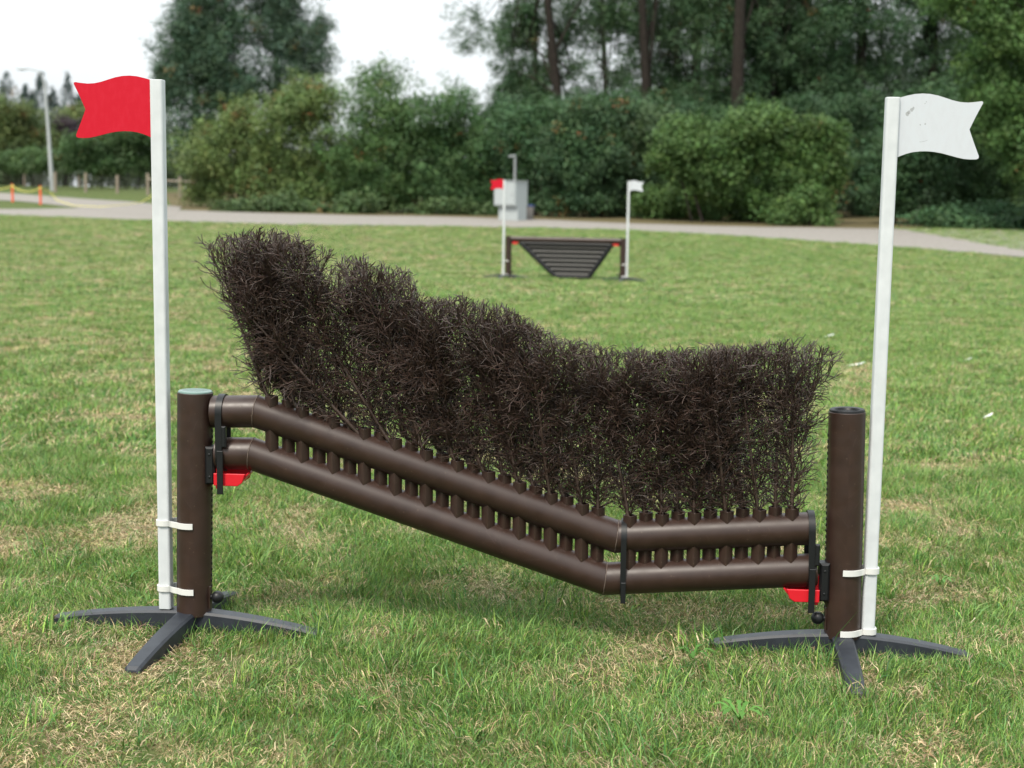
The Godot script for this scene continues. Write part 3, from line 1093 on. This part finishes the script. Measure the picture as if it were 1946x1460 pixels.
func feather(label: String, at: Vector3, turn: float, length: float) -> void:
	var t := thing("feather", label, "feather", at, turn, "white feathers lying on the lawn")
	var b := MB.new()
	for s in [-1.0, 1.0]:
		for i in 8:
			var f0 := i / 8.0
			var f1 := (i + 1) / 8.0
			var w0 := sin(f0 * PI * 0.9 + 0.15) * length * 0.16
			var w1 := sin(f1 * PI * 0.9 + 0.15) * length * 0.16 if i < 7 else 0.0
			var c0 := 0.012 + 0.03 * f0 * f0
			var c1 := 0.012 + 0.03 * f1 * f1
			var nn := Vector3(-0.2, 1, -0.3 * s).normalized()
			b.quad(b.vert(Vector3(f0 * length, c0, 0), nn), b.vert(Vector3(f0 * length + 0.012, c0 + 0.006, s * w0), nn), b.vert(Vector3(f1 * length + 0.012, c1 + 0.006, s * w1), nn), b.vert(Vector3(f1 * length, c1, 0), nn))
	part("vane", b, M.feather_white, t)
	var q := MB.new()
	q.tube([Vector3(-0.03, 0.010, 0), Vector3(length * 0.5, 0.021, 0), Vector3(length, 0.043, 0)], [0.0018, 0.0013, 0.0005], 6)
	part("quill", q, M.clip_plastic, t)

func weed(label: String, at: Vector3, size: float, seed_: int) -> void:
	var t := thing("dandelion_plant", label, "weed", at, 0.0)
	var g := RandomNumberGenerator.new()
	g.seed = seed_
	for k in 9:
		var a := TAU * k / 9.0 + g.randfn(0, 0.25)
		var h := Vector3(cos(a), 0, sin(a))
		var l := size * g.randf_range(0.7, 1.15)
		var side := Vector3(-h.z, 0, h.x)
		var b := MB.new()
		var tone := g.randf_range(0.8, 1.2)
		b.tint = Color(0.085 * tone, 0.20 * tone, 0.04 * tone)
		var prev := []
		for i in 10:
			var f := i / 9.0
			var p := h * l * f + Vector3.UP * (0.035 + size * 0.55 * sin(f * 2.3) * g.randf_range(0.9, 1.0))
			var w := size * 0.13 * (0.25 + 0.9 * f) * (1.0 if i % 2 else 0.55)
			if i == 9: w = 0.001
			var nn := (Vector3.UP - h * 0.3 * (f - 0.5)).normalized()
			var row := [b.vert(p - side * w + Vector3.UP * w * 0.3, nn), b.vert(p, nn), b.vert(p + side * w + Vector3.UP * w * 0.3, nn)]
			if prev.size():
				b.quad(prev[0], prev[1], row[1], row[0]); b.quad(prev[1], prev[2], row[2], row[1])
			prev = row
		part("leaf", b, M.leaf, t)

func cloud_cover() -> ImageTexture:                # thin, even cloud with faint streaks
	var f := FastNoiseLite.new()
	f.seed = 15
	f.frequency = 1.6
	f.fractal_octaves = 5
	var im := Image.create(1024, 512, false, Image.FORMAT_RGBA8)
	for y in 512:
		var el := PI * (0.5 - (y + 0.5) / 512.0)
		for x in 1024:
			var az := TAU * x / 1024.0
			var n := 0.5 + 0.5 * f.get_noise_3d(cos(az) * cos(el) * 1.6, sin(el) * 7.0, sin(az) * cos(el) * 1.6)
			im.set_pixel(x, y, Color(1, 1, 1, clampf(0.10 * n, 0, 1)))
	return ImageTexture.create_from_image(im)

# ---------------------------------------------------------------- scene
func _ready() -> void:
	# camera
	var cam := Camera3D.new()
	cam.name = "camera"
	var att := CameraAttributesPhysical.new()
	att.frustum_focal_length = 24.0 / (2.0 * 730.0 / FOCAL)
	att.frustum_focus_distance = 4.75
	att.frustum_near = 0.05
	att.frustum_far = 2000.0
	att.exposure_aperture = 2.9
	cam.attributes = att
	add_child(cam)
	cam.fov = rad_to_deg(2.0 * atan(730.0 / FOCAL))
	cam.far = 2000.0
	cam.position = Vector3(0, EYE, 0)
	cam.basis = Basis(Vector3.RIGHT, -PITCH) * Basis(Vector3.BACK, ROLL)
	cam.current = true
	# sky: thin bright cloud
	var env := Environment.new()
	env.background_mode = Environment.BG_SKY
	var sky := Sky.new()
	var sm := ProceduralSkyMaterial.new()
	sm.sky_top_color = Color(0.955, 0.985, 1.0)          # an evenly clouded sky, brightening towards the zenith
	sm.sky_horizon_color = Color(0.596, 0.612, 0.619)
	sm.sky_cover = cloud_cover()
	sm.sky_curve = 0.6
	sm.sky_energy_multiplier = 1.32
	sm.ground_bottom_color = Color(0.3, 0.33, 0.25)
	sm.ground_horizon_color = Color(0.6, 0.62, 0.58)
	sky.sky_material = sm
	env.sky = sky
	env.background_energy_multiplier = 1.0
	env.tonemap_mode = Environment.TONE_MAPPER_LINEAR
	env.tonemap_exposure = 1.36
	env.sdfgi_enabled = true
	env.ssao_enabled = true
	env.ssil_enabled = true
	var we := WorldEnvironment.new()
	we.name = "environment"
	we.environment = env
	add_child(we)
	# hazy sun, high, from over the photographer's left shoulder
	var sun := DirectionalLight3D.new()
	sun.name = "sun"
	sun.light_energy = 1.1
	sun.light_angular_distance = 16.0
	sun.light_color = Color(1.0, 0.97, 0.92)
	sun.shadow_enabled = true
	add_child(sun)
	sun.look_at_from_position(Vector3(-2.6, 8.0, 5.2), Vector3.ZERO)

	make_materials()
	make_clumps()

	# ---- ground
	var fb := MB.new()
	var zs := []
	var z := 12.0
	while z > -700.0:
		zs.append(z)
		z -= 1.0 if z > -130.0 else 60.0
	var xs := []
	for k in 41: xs.append(signf(k - 20.0) * pow(absf(k - 20.0) / 20.0, 2.0) * 500.0)
	var rows := []
	for zz in zs:
		var row := []
		for xx in xs: row.append(fb.vert(Vector3(xx, terrain(zz) - 0.003, zz), Vector3(0, 1, 0.027 if zz < -36 and zz > -120 else 0.0).normalized()))
		rows.append(row)
	for i in rows.size() - 1:
		for k in xs.size() - 1: fb.quad(rows[i][k], rows[i][k + 1], rows[i + 1][k + 1], rows[i + 1][k])
	part("field", fb, M.field, self).set_meta("kind", "structure")
	# ---- road: gravel, its edges read off the photograph where it meets the ground
	for q in [[-520, 402], [-260, 404], [0, 409], [200, 416], [400, 423], [600, 428], [800, 430], [1000, 433], [1200, 438], [1400, 449], [1600, 462], [1800, 477], [1946, 490], [2200, 520]]: road_near.append(on_ground(q[0], q[1]))
	for q in [[-520, 392], [-260, 394], [0, 398], [200, 396], [400, 402], [600, 408], [800, 412], [1000, 417], [1200, 425], [1400, 431], [1600, 434], [1800, 436], [1946, 437], [2200, 442]]: road_far.append(on_ground(q[0], q[1]))
	strip("road", road_near, road_far, 0.012, M.gravel, 0.5, 5)
	var ln := []
	var lf := []
	for q in [[-300, 376], [-100, 378], [0, 381], [60, 385], [120, 392], [230, 405], [330, 412]]: ln.append(on_ground(q[0], q[1]))
	for q in [[-300, 362], [-100, 364], [0, 367], [60, 371], [140, 377], [250, 384], [345, 394]]: lf.append(on_ground(q[0], q[1]))
	strip("side_road", ln, lf, 0.017, M.gravel, 0.3, 6)
	# ---- verge of leaf litter under the trees
	var vn := []
	var vf := []
	for q in [[330, 396], [400, 402], [600, 408.5], [800, 412.5], [1000, 417.5], [1200, 425.5], [1400, 431.5], [1600, 434.5], [1800, 436.5], [1946, 437.5], [2200, 442.5]]:
		var p := on_ground(q[0], q[1])
		vn.append(p + Vector3(0, 0, 0.4))
		vf.append(Vector3(p.x * 1.5, 0, -104))
	strip("wood_floor", vn, vf, 0.006, M.litter, 0.6, 9)

	grow_grass()

	# ---- near fence
	var hl := on_ground(362, 1195)
	var hr := on_ground(1597, 1240)
	hl.y = 0; hr.y = 0
	var turn := -atan2(hr.z - hl.z, hr.x - hl.x)
	var len1 := hl.distance_to(hr)
	var ax := (hr - hl).normalized()
	var red := flag_material("red_flag_paint", lin(0.46, 0.002, 0.016), lin(0.54, 0.035, 0.05), 60, 3, false)
	var white := flag_material("white_flag_paint", lin(0.485, 0.505, 0.54), lin(0.42, 0.435, 0.465), 12, 7, true)
	var g1 := "brown post standards of the brush fence"
	jump_standard("brown post on dark cross feet, pale cap, beside the brush fence's red flag", g1, hl, turn, 0.014, -0.018, 1.0, 0.866, 0.565, 5.0, "pale")
	jump_standard("brown post on dark cross feet, black cap, beside the brush fence's white flag", g1, hr, turn, 0.005, 0.022, -1.0, 0.854, 0.215, 2.0, "black")
	var fp := flag_pole("tall white pole with red swallowtail flag clipped to the brush fence post", "flag poles of the brush fence", hl + ax * -0.088, turn, -1.0, 1.951, 0.075, 0.105, red, [0.392, 0.152])
	fp = flag_pole("tall white pole with white swallowtail flag clipped to the brush fence post", "flag poles of the brush fence", hl + ax * 2.4125, turn, 1.0, 1.914, 0.070, -0.088, white, [0.300, 0.084])
	brush_rail(hl, turn)
	# ---- far fence
	var fl := on_ground(963, 528)
	var fr := on_ground(1186, 534)
	fl.y = 0; fr.y = 0
	var turn2 := -atan2(fr.z - fl.z, fr.x - fl.x)
	var ax2 := (fr - fl).normalized()
	var len2 := fl.distance_to(fr)
	var g2 := "post standards of the slatted jump"
	jump_standard("small distant brown post with red flag pole beside the slatted gate", g2, fl, turn2, 0.03, 0.0, 1.0, 0.85, 0.72, 5.0, "black")
	jump_standard("small distant brown post with white flag pole beside the slatted gate", g2, fr, turn2, -0.03, 0.0, -1.0, 0.85, 0.72, 2.0, "black")
	flag_pole("distant white pole with small red flag at the slatted jump", "flag poles of the slatted jump", fl + ax2 * -0.075, turn2, -1.0, 2.0, 0.03, 0.105, red, [0.35, 0.07])
	flag_pole("distant white pole with small white flag at the slatted jump", "flag poles of the slatted jump", fr + ax2 * 0.05, turn2, 1.0, 2.0, 0.03, -0.08, white, [0.33, 0.09])
	slatted_gate(fl, turn2, len2)

	# ---- woodland and shrubs
	var dark := Color(0.030, 0.058, 0.026)
	var mid := Color(0.054, 0.092, 0.032)
	var fresh := Color(0.052, 0.088, 0.025)
	var olive := Color(0.092, 0.118, 0.040)
	var gs := "shrubs along the road edge"
	plant("shrub", "large olive-green shrub at the end of the hedge behind the wooden fence", "shrub", gs, 440, 74, [[440, 300, 95, 90, 420], [395, 350, 60, 55, 200], [480, 240, 70, 60, 220]], olive, {"autumn": 0.05})
	plant("shrub", "tallest olive shrub with yellowing leaves in front of the tall grey-green trees", "shrub", gs, 570, 73, [[570, 270, 110, 110, 620], [590, 190, 75, 60, 260], [540, 360, 110, 55, 350], [645, 330, 80, 80, 320]], Color(0.080, 0.108, 0.036), {"autumn": 0.05})
	plant("shrub", "open-topped dark green shrub with sky showing between its leaves", "shrub", gs, 730, 72, [[730, 310, 105, 110, 620], [720, 200, 95, 75, 300], [700, 370, 90, 40, 260], [780, 360, 80, 50, 260]], mid, {"gaps": 0.12, "autumn": 0.02})
	plant("shrub", "deep green shrub between the open-topped shrub and the metal cabinet", "shrub", gs, 860, 71, [[860, 320, 100, 90, 560], [845, 225, 90, 65, 320], [900, 380, 70, 35, 220], [905, 290, 60, 90, 260]], Color(0.046, 0.084, 0.032), {"gaps": 0.06})
	var gt := "tall trees behind the hedge"
	plant("broadleaf_tree", "tall dense grey-green tree rising behind the olive shrubs", "tree", gt, 375, 104, [[375, 170, 95, 130, 1000], [390, 30, 85, 120, 900], [330, 120, 55, 100, 420], [435, 100, 65, 130, 600], [400, -90, 60, 90, 360]], Color(0.046, 0.076, 0.048), {"trunk": 0.35, "trunk_top": 17.0, "gaps": 0.06, "leaf": 1.15})
	plant("broadleaf_tree", "tall airy tree with sky showing through, beside the dense grey-green tree", "tree", gt, 530, 106, [[530, 120, 95, 110, 700], [565, 50, 60, 90, 330], [500, 20, 65, 110, 400], [590, 110, 45, 80, 240], [530, -60, 55, 70, 220]], Color(0.048, 0.076, 0.052), {"trunk": 0.3, "trunk_top": 16.0, "gaps": 0.14, "leaf": 1.1})
	# wood on the right: dark trunks and loose crowns over an understorey
	var gw := "tall dark-trunked trees of the wood"
	var trunks := [[1075, 80, -0.10, 0.30], [1232, 79, -0.05, 0.34], [1312, 84, 0.0, 0.40], [1397, 76, 0.0, 0.42], [1455, 82, 0.0, 0.48], [1515, 86, 0.01, 0.36], [1620, 80, 0.0, 0.36], [1760, 84, 0.0, 0.40], [1900, 82, 0.01, 0.40], [1005, 90, 0.02, 0.20], [1150, 92, -0.03, 0.22], [1270, 93, 0.03, 0.22], [1355, 95, -0.02, 0.24], [1565, 92, 0.02, 0.26]]
	var wl := ["leaning slender tree at the open end of the wood, sky showing round it", "slim tree with forked trunk near the open end of the wood", "dark straight trunk clothed in ivy leaves in the wood", "bare dark straight trunk rising above the fresh green bush", "thick pale-patched trunk beside the bare dark trunk", "dark ivy-hung trunk beyond the thick pale-patched trunk", "tree with dense crown above the dark path into the wood", "dense dark tree behind the white flag", "dense dark tree behind the fresh-leaved tree", "slender back-row tree at the open corner of the wood above the metal cabinet", "slender back-row tree between the leaning tree and the forked tree", "slender back-row tree between the forked tree and the ivy-clad trunk", "slender back-row tree between the ivy-clad trunk and the bare dark trunk", "slender back-row tree beside the mouth of the dark path"]
	for i in trunks.size():
		var q: Array = trunks[i]
		var u: float = q[0]
		var thick: bool = i > 5 and i < 9
		var lobes := []
		var g := RandomNumberGenerator.new()
		g.seed = 500 + i
		if i < 6 or i > 8:
			lobes = [[u + g.randfn(-30, 20), 60, 90, 90, 170], [u + g.randfn(20, 30), -40, 110, 110, 210], [u + g.randfn(0, 25), 175, 85, 75, 230], [u + g.randfn(0, 30), -180, 120, 90, 260]]
			if i == 0: lobes.append([985, 90, 50, 110, 200])
			if i == 0: lobes.append([970, 190, 45, 60, 140])
			if i >= 3 and i < 6: lobes.append_array([[u + 40, 110, 90, 90, 240], [u - 20, 10, 100, 80, 240]])
		else:
			lobes = [[u, 60, 110, 110, 560], [u + g.randfn(0, 20), 200, 110, 110, 560], [u, -90, 120, 120, 420]]
		plant("wood_tree", wl[i], "tree", gw, u, q[1], lobes, dark if thick else Color(0.034, 0.062, 0.028), {"trunk": q[3], "trunk_top": 17.0, "lean": q[2], "gaps": 0.14 if not thick else 0.04, "autumn": 0.012, "push": 0.0 if thick else -2.5})
	var gu := "bushes at the edge of the wood"
	plant("bush", "dark green bush overhanging the metal cabinet", "bush", gu, 1010, 68, [[1010, 290, 80, 75, 480], [985, 230, 60, 50, 220], [1060, 250, 60, 60, 260]], Color(0.036, 0.070, 0.030), {"gaps": 0.05})
	plant("bush", "dark leafy bush between the cabinet and the far white flag", "bush", gu, 1120, 67, [[1120, 300, 90, 70, 460], [1100, 380, 90, 40, 260], [1130, 225, 80, 55, 280]], Color(0.036, 0.066, 0.030), {"gaps": 0.05, "autumn": 0.03})
	plant("bush", "mottled grey-green bush behind the far white flag", "bush", gu, 1220, 68, [[1220, 270, 80, 65, 420], [1230, 330, 80, 60, 300], [1210, 390, 80, 30, 160]], Color(0.046, 0.072, 0.034), {"gaps": 0.05, "autumn": 0.04})
	plant("bush", "big fresh green bush with bright leaves in front of the dark trunks", "bush", gu, 1400, 63, [[1400, 290, 100, 60, 520], [1445, 235, 80, 40, 300], [1545, 270, 65, 45, 260], [1500, 330, 80, 50, 300], [1300, 255, 65, 35, 220], [1275, 300, 45, 40, 150], [1350, 350, 60, 40, 180], [1570, 330, 45, 45, 150], [1450, 390, 50, 30, 110]], fresh, {"gaps": 0.03, "autumn": 0.005})
	plant("bush", "low fresh green bush at the road edge by the dark path", "bush", gu, 1530, 61, [[1535, 390, 40, 35, 150], [1495, 405, 40, 20, 90], [1560, 415, 30, 16, 60]], fresh, {})
	plant("bush", "dark bush between the dark path and the white flag pole", "bush", gu, 1735, 64, [[1735, 330, 90, 95, 700], [1760, 230, 90, 70, 420]], Color(0.033, 0.064, 0.028), {})
	plant("bush", "tall dark bush behind the ground ivy by the road", "bush", gu, 1880, 66, [[1880, 320, 110, 95, 800], [1900, 200, 110, 80, 520]], Color(0.036, 0.066, 0.028), {})
	plant("wood_tree", "fresh-leaved tree leaning in above the white flag", "tree", gw, 2010, 58, [[1900, 100, 110, 100, 420], [1930, 230, 90, 90, 420], [1990, 320, 90, 90, 420], [1870, -20, 120, 90, 360], [2020, 60, 110, 200, 520]], Color(0.058, 0.100, 0.030), {"trunk": 0.3, "trunk_top": 14.0, "gaps": 0.12})
	plant("ground_ivy", "low spread of dark ivy along the road edge under the tall bush", "ground cover", "", 1850, 61, [[1850, 415, 130, 22, 420], [1960, 412, 120, 24, 320]], Color(0.040, 0.078, 0.034), {})
	plant("bush", "bush outside the wood's corner past the ground ivy", "bush", gu, 2200, 62, [[2200, 310, 140, 110, 800]], dark, {})
	var gd := "dark thicket bushes between the trunks"
	var dl := ["dark thicket bush behind the metal cabinet", "dark thicket bush behind the far white flag", "dark thicket bush at the foot of the slim forked tree", "dark thicket bush at the foot of the bare dark trunk", "dark thicket bush at the foot of the thick pale-patched trunk", "dark thicket bush beside the dark path's mouth", "dark thicket bush closing the end of the dark path", "dark thicket bush behind the white flag pole", "dark thicket bush behind the ground ivy's tall bush", "dark thicket bush beyond the fresh-leaved tree"]
	for i in 10:
		var u := 985.0 + i * 112.0
		plant("bush", dl[i], "bush", gd, u, 74.0 + 3.0 * sin(i * 2.1), [[u, 310, 85, 60, 330], [u + 20, 375, 90, 55, 360], [u - 30, 235, 70, 55, 230]], dark, {"autumn": 0.01})
	plant("bush", "low bush at the foot of the big fresh green bush", "bush", gu, 1390, 66, [[1330, 375, 80, 50, 360], [1430, 385, 80, 45, 360], [1270, 395, 60, 35, 220]], fresh, {})
	plant("ground_cover", "strip of low weeds along the foot of the roadside hedge", "ground cover", "", 620, 68, [[450, 396, 50, 10, 70], [540, 392, 60, 22, 110], [620, 403, 50, 9, 60], [690, 398, 60, 20, 110], [770, 408, 50, 8, 50], [840, 400, 60, 20, 110], [905, 405, 50, 14, 80]], Color(0.046, 0.070, 0.026), {"gaps": 0.1})
	# the wood behind, read as one mass
	var g3 := RandomNumberGenerator.new()
	g3.seed = 91
	var bx := [[], [], [], []]
	var bc := [[], [], [], []]
	for k in 9000:
		var p := Vector3(g3.randf_range(-2.0, 62.0), 0, g3.randf_range(-116.0, -94.0))
		var top := lerpf(4.5, 11.5, clampf((p.x - 8.0) / 16.0, 0, 1))
		p.y = terrain(p.z) + top * pow(g3.randf(), 0.85)
		var w := g3.randi() % 4
		var sc := g3.randf_range(1.2, 2.0)
		bx[w].append(Transform3D(Basis.from_euler(Vector3(g3.randfn(), g3.randf() * TAU, g3.randfn())).scaled(Vector3.ONE * sc), p))
		var tone := g3.randf_range(0.7, 1.3)
		bc[w].append(Color(0.026 * tone, 0.050 * tone, 0.026 * tone))
	for k in 5200:
		var p := Vector3(g3.randf_range(-75.0, 0.0), 0, g3.randf_range(-152.0, -126.0))
		p.y = terrain(p.z) + (4.2 + 1.6 * sin(p.x * 0.4)) * pow(g3.randf(), 0.8)
		var w := g3.randi() % 4
		var sc := g3.randf_range(1.4, 2.4)
		bx[w].append(Transform3D(Basis.from_euler(Vector3(g3.randfn(), g3.randf() * TAU, g3.randfn())).scaled(Vector3.ONE * sc), p))
		var tone := g3.randf_range(0.7, 1.3)
		bc[w].append(Color(0.052 * tone, 0.078 * tone, 0.034 * tone))
	var back := Node3D.new()
	back.name = "distant_wood"
	add_child(back)
	tag(back, "dim mass of woodland closing the view behind the trees and hedges", "wood", "", "stuff")
	for w in 4: many("foliage", clumps[w], bx[w], bc[w], back)
	# left: bushes beyond the fence, purple tree, far conifers
	var gl := "bushes beyond the wooden fence"
	plant("bush", "broad dark green bush beyond the wooden fence posts", "bush", gl, 215, 112, [[215, 290, 95, 38, 520], [165, 300, 60, 32, 240], [270, 285, 60, 50, 260], [240, 262, 60, 30, 200]], Color(0.040, 0.070, 0.026), {"leaf": 1.2, "autumn": 0.04})
	plant("bush", "tall olive bush behind the street lamp", "bush", gl, 30, 120, [[30, 240, 75, 52, 420], [-40, 230, 80, 60, 320], [75, 275, 45, 40, 180]], Color(0.075, 0.092, 0.034), {"leaf": 1.3, "autumn": 0.05})
	plant("bush", "low clipped bush beside the street lamp", "bush", gl, 65, 113, [[65, 305, 45, 22, 200], [10, 310, 50, 22, 200]], Color(0.050, 0.082, 0.030), {"leaf": 1.1})
	plant("purple_tree", "dark purple-leaved tree behind the red flag", "tree", "", 125, 122, [[125, 262, 35, 32, 220]], Color(0.030, 0.018, 0.026), {"leaf": 1.2, "trunk": 0.15, "trunk_top": 4.0})
	plant("bush", "yellow-green bush above the purple tree, behind the red flag", "bush", gl, 150, 130, [[150, 225, 50, 28, 240], [250, 240, 60, 40, 260]], Color(0.085, 0.100, 0.036), {"leaf": 1.3})
	var gc := "far conifers on the skyline"
	var fc := [[12, 140, 36, "broadest far conifer on the skyline, standing apart from the street lamp"], [48, 165, 22, ""], [78, 136, 22, ""], [100, 172, 22, ""], [130, 145, 20, ""], [-20, 165, 30, ""], [152, 180, 24, ""], [62, 178, 22, ""]]
	for c in fc:
		var u: float = c[0]
		var v: float = c[1]
		var l: String = c[3] if c[3] else "slim dark far conifer on the skyline near the street lamp"
		plant("conifer", l, "conifer", gc, u, 230, [[u, (v + 270.0) / 2.0, c[2] * 2.3, (270.0 - v) / 2.0, 620]], Color(0.030, 0.046, 0.046), {"leaf": 0.9, "cone": true, "trunk": 0.3, "trunk_top": 8.0, "deep": 1.0})
	# ---- street lamp
	var lb := on_ground(99, 363)
	var sl := thing("street_lamp", "grey street lamp with curved arm beside the wooden fence", "street lamp", lb)
	var kk := -lb.z / FOCAL
	var lt := 215.0 * kk
	var b := MB.new()
	b.tube([Vector3(0, -0.2, 0), Vector3(0, 0.1, 0), Vector3(-4.0 * kk, lt * 0.5, 0), Vector3(-9.0 * kk, lt - 0.6, 0)], [0.16, 0.15, 0.12, 0.095], 12)
	part("pole", b, M.galvanised, sl)
	b = MB.new()
	b.tube([Vector3(-9.0 * kk, lt - 0.7, 0), Vector3(-13.0 * kk, lt - 0.1, 0), Vector3(-22.0 * kk, lt + 0.25, 0), Vector3(-40.0 * kk, lt + 0.4, 0)], [0.07, 0.06, 0.05, 0.05], 10)
	part("arm", b, M.galvanised, sl)
	b = MB.new()
	b.ball(Vector3(-50.0 * kk, lt + 0.36, 0), Vector3(0.42, 0.09, 0.16), 12, 8)
	part("lamp_head", b, M.galvanised, sl)
	# ---- wooden fence
	var posts := []
	for q in [[-60, 349], [-8, 351], [47, 354], [105, 366], [163, 366], [223, 368], [281, 371], [342, 376], [402, 382]]: posts.append(on_ground(q[0], q[1]))
	var wf := thing("wire_fence", "weathered round-post fence with wire mesh beyond the side road", "fence", posts[0])
	for i in posts.size():
		var pb := MB.new()
		var hgt := 1.35 + 0.1 * sin(i * 2.3)
		pb.tube([Vector3(0, -0.2, 0), Vector3(0.01, hgt - 0.03, 0), Vector3(0.01, hgt, 0)], [0.105, 0.10, 0.08], 12)
		part("post", pb, M.weathered_wood, wf).position = posts[i] - posts[0]
	for i in posts.size() - 1:
		var a: Vector3 = posts[i] - posts[0]
		var c: Vector3 = posts[i + 1] - posts[0]
		if i >= 6:
			var rb := MB.new()
			rb.tube([a + Vector3.UP * 1.05, c + Vector3.UP * 1.02], [0.05, 0.05], 8)
			part("rail", rb, M.weathered_wood, wf)
		var wb := MB.new()
		for k in 7: wb.tube([a + Vector3.UP * (0.12 + k * 0.16), c + Vector3.UP * (0.12 + k * 0.16)], [0.003, 0.003], 4, false, false)
		var nn := int(a.distance_to(c) / 0.3)
		for k in nn: wb.tube([a.lerp(c, (k + 0.5) / nn) + Vector3.UP * 0.1, a.lerp(c, (k + 0.5) / nn) + Vector3.UP * 1.1], [0.0025, 0.0025], 4, false, false)
		tag(part("wire_mesh", wb, M.wire, wf), "", "", "", "stuff")
	# ---- orange stakes and yellow rope
	var s1 := on_ground(24, 384)
	var s2 := on_ground(77, 389)
	for e in [[s1, "orange marker stake in the middle of the roped line on the grass island"], [s2, "orange marker stake at the tip of the grass island where the rope drops"]]:
		var st := thing("marker_stake", e[1], "stake", e[0], 0.0, "orange stakes carrying the yellow rope")
		var sb := MB.new()
		sb.tube([Vector3(0, -0.15, 0), Vector3(0, 0.93, 0), Vector3(0, 0.97, 0)], [0.06, 0.055, 0.04], 12)
		part("shaft", sb, M.marker_orange, st)
		sb = MB.new()
		sb.lathe([[0.055, 0.80], [0.066, 0.82], [0.066, 0.88], [0.055, 0.90]], 12)
		part("collar", sb, M.rope_yellow, st)
	var rp := MB.new()
	var path := []
	var s0 := on_ground(-45, 381)
	for e in [[s0, s1, 0.22], [s1, s2, 0.25]]:
		for k in 10:
			var f := k / 10.0
			path.append(e[0].lerp(e[1], f) + Vector3.UP * (0.86 - e[2] * 4.0 * f * (1.0 - f)))
	path.append(s2 + Vector3.UP * 0.86)
	for q in [[95, 374, 0.5], [108, 382, 0.05], [140, 392, 0.04], [190, 394, 0.04], [240, 390, 0.04], [268, 386, 0.05], [285, 378, 0.15], [296, 372, 0.5]]: path.append(on_ground(q[0], q[1]) + Vector3.UP * q[2] * 0.6)
	var rad := []
	for p in path: rad.append(0.022)
	rp.tube(path, rad, 6)
	var ro := part("rope", rp, M.rope_yellow, self)
	tag(ro, "yellow rope sagging between orange stakes and lying across the side road", "rope")
	# ---- white box by the bush
	var wb2 := on_ground(128, 358)
	var wt := thing("white_box", "small white box standing at the dark bush beyond the fence", "box", wb2 + Vector3(0, 0, -3))
	b = MB.new()
	b.box(Vector3(0, 1.55, 0), Vector3(0.55, 0.7, 0.4), 0.02)
	part("body", b, M.cabinet_paint, wt)
	b = MB.new()
	b.box(Vector3(0, 0.6, 0), Vector3(0.12, 1.3, 0.12), 0.01)
	part("post", b, M.weathered_wood, wt)
	# ---- metal cabinet on the verge
	var kb := on_ground(972, 419)
	kk = -kb.z / FOCAL
	var kt := thing("metal_cabinet", "pale grey metal cabinet on a smaller base at the wood's edge", "cabinet", kb, deg_to_rad(-34))
	b = MB.new()
	b.box(Vector3(0.05, 0.30, 0), Vector3(1.0, 0.64, 0.7), 0.01)
	part("base", b, M.cabinet_paint, kt)
	b = MB.new()
	b.box(Vector3(-0.02, 1.15, 0.05), Vector3(1.12, 1.06, 0.95), 0.015)
	var cab := part("housing", b, M.cabinet_paint, kt)
	b = MB.new()
	b.box(Vector3(-0.02, 1.14, 0.535), Vector3(1.0, 0.92, 0.02), 0.006)
	var dr := part("door", b, M.cabinet_paint, cab)
	b = MB.new()
	b.box(Vector3(0.38, 1.14, 0.56), Vector3(0.04, 0.16, 0.03), 0.006)
	part("handle", b, M.galvanised, cab)
	b = MB.new()
	b.box(Vector3(-0.02, 1.695, 0.05), Vector3(1.2, 0.03, 1.03), 0.008)
	part("roof", b, M.galvanised, cab)
	var mp := on_ground(975, 417)
	var mt := thing("mast", "thin grey mast with small drooping head rising behind the metal cabinet", "mast", mp + Vector3(0.05, 0, -0.9))
	b = MB.new()
	b.tube([Vector3(0, -0.1, 0), Vector3(0, 2.75, 0)], [0.06, 0.055], 12)
	part("pole", b, M.mast_grey, mt)
	b = MB.new()
	b.box(Vector3(-0.13, 2.79, 0), Vector3(0.32, 0.09, 0.14), 0.02, Basis(Vector3.BACK, 0.15))
	part("head", b, M.mast_grey, mt)
	var bp := on_ground(1004, 417)
	var bt := thing("wheelie_bin", "grey bin with blue lid beside the metal cabinet", "bin", bp, deg_to_rad(-10))
	b = MB.new()
	b.prism([Vector2(-0.19, 0.0), Vector2(0.19, 0.0), Vector2(0.24, 0.58), Vector2(-0.24, 0.58)], -0.24, 0.24, 0.012)
	part("body", b, M.bin_grey, bt)
	b = MB.new()
	b.prism([Vector2(-0.26, 0.582), Vector2(0.26, 0.582), Vector2(0.25, 0.64), Vector2(-0.25, 0.64)], -0.27, 0.27, 0.015)
	part("lid", b, M.bin_blue, bt)
	# ---- small things on the lawn
	feather("white feather lying on the lawn beyond the last brush", on_ground(1565, 642), 0.35, 0.14)
	feather("white feather lying on the lawn against the white flag pole", on_ground(1612, 697), 0.1, 0.16)
	feather("lone white feather on the lawn beyond the white flag pole", on_ground(1832, 688), 0.3, 0.08)
	feather("fluffy white feather on the lawn nearest beyond the black-capped post", on_ground(1866, 798), 0.5, 0.10)
	weed("bright dandelion rosette in the lawn in front of the black-capped post", on_ground(1405, 1392), 0.085, 5)
	weed("small dandelion rosette in the lawn in front of the low rail end", on_ground(1315, 1272), 0.07, 6)
	weed("broad-leaved weed in the lawn beside the white flag pole", on_ground(1785, 1128), 0.06, 7)
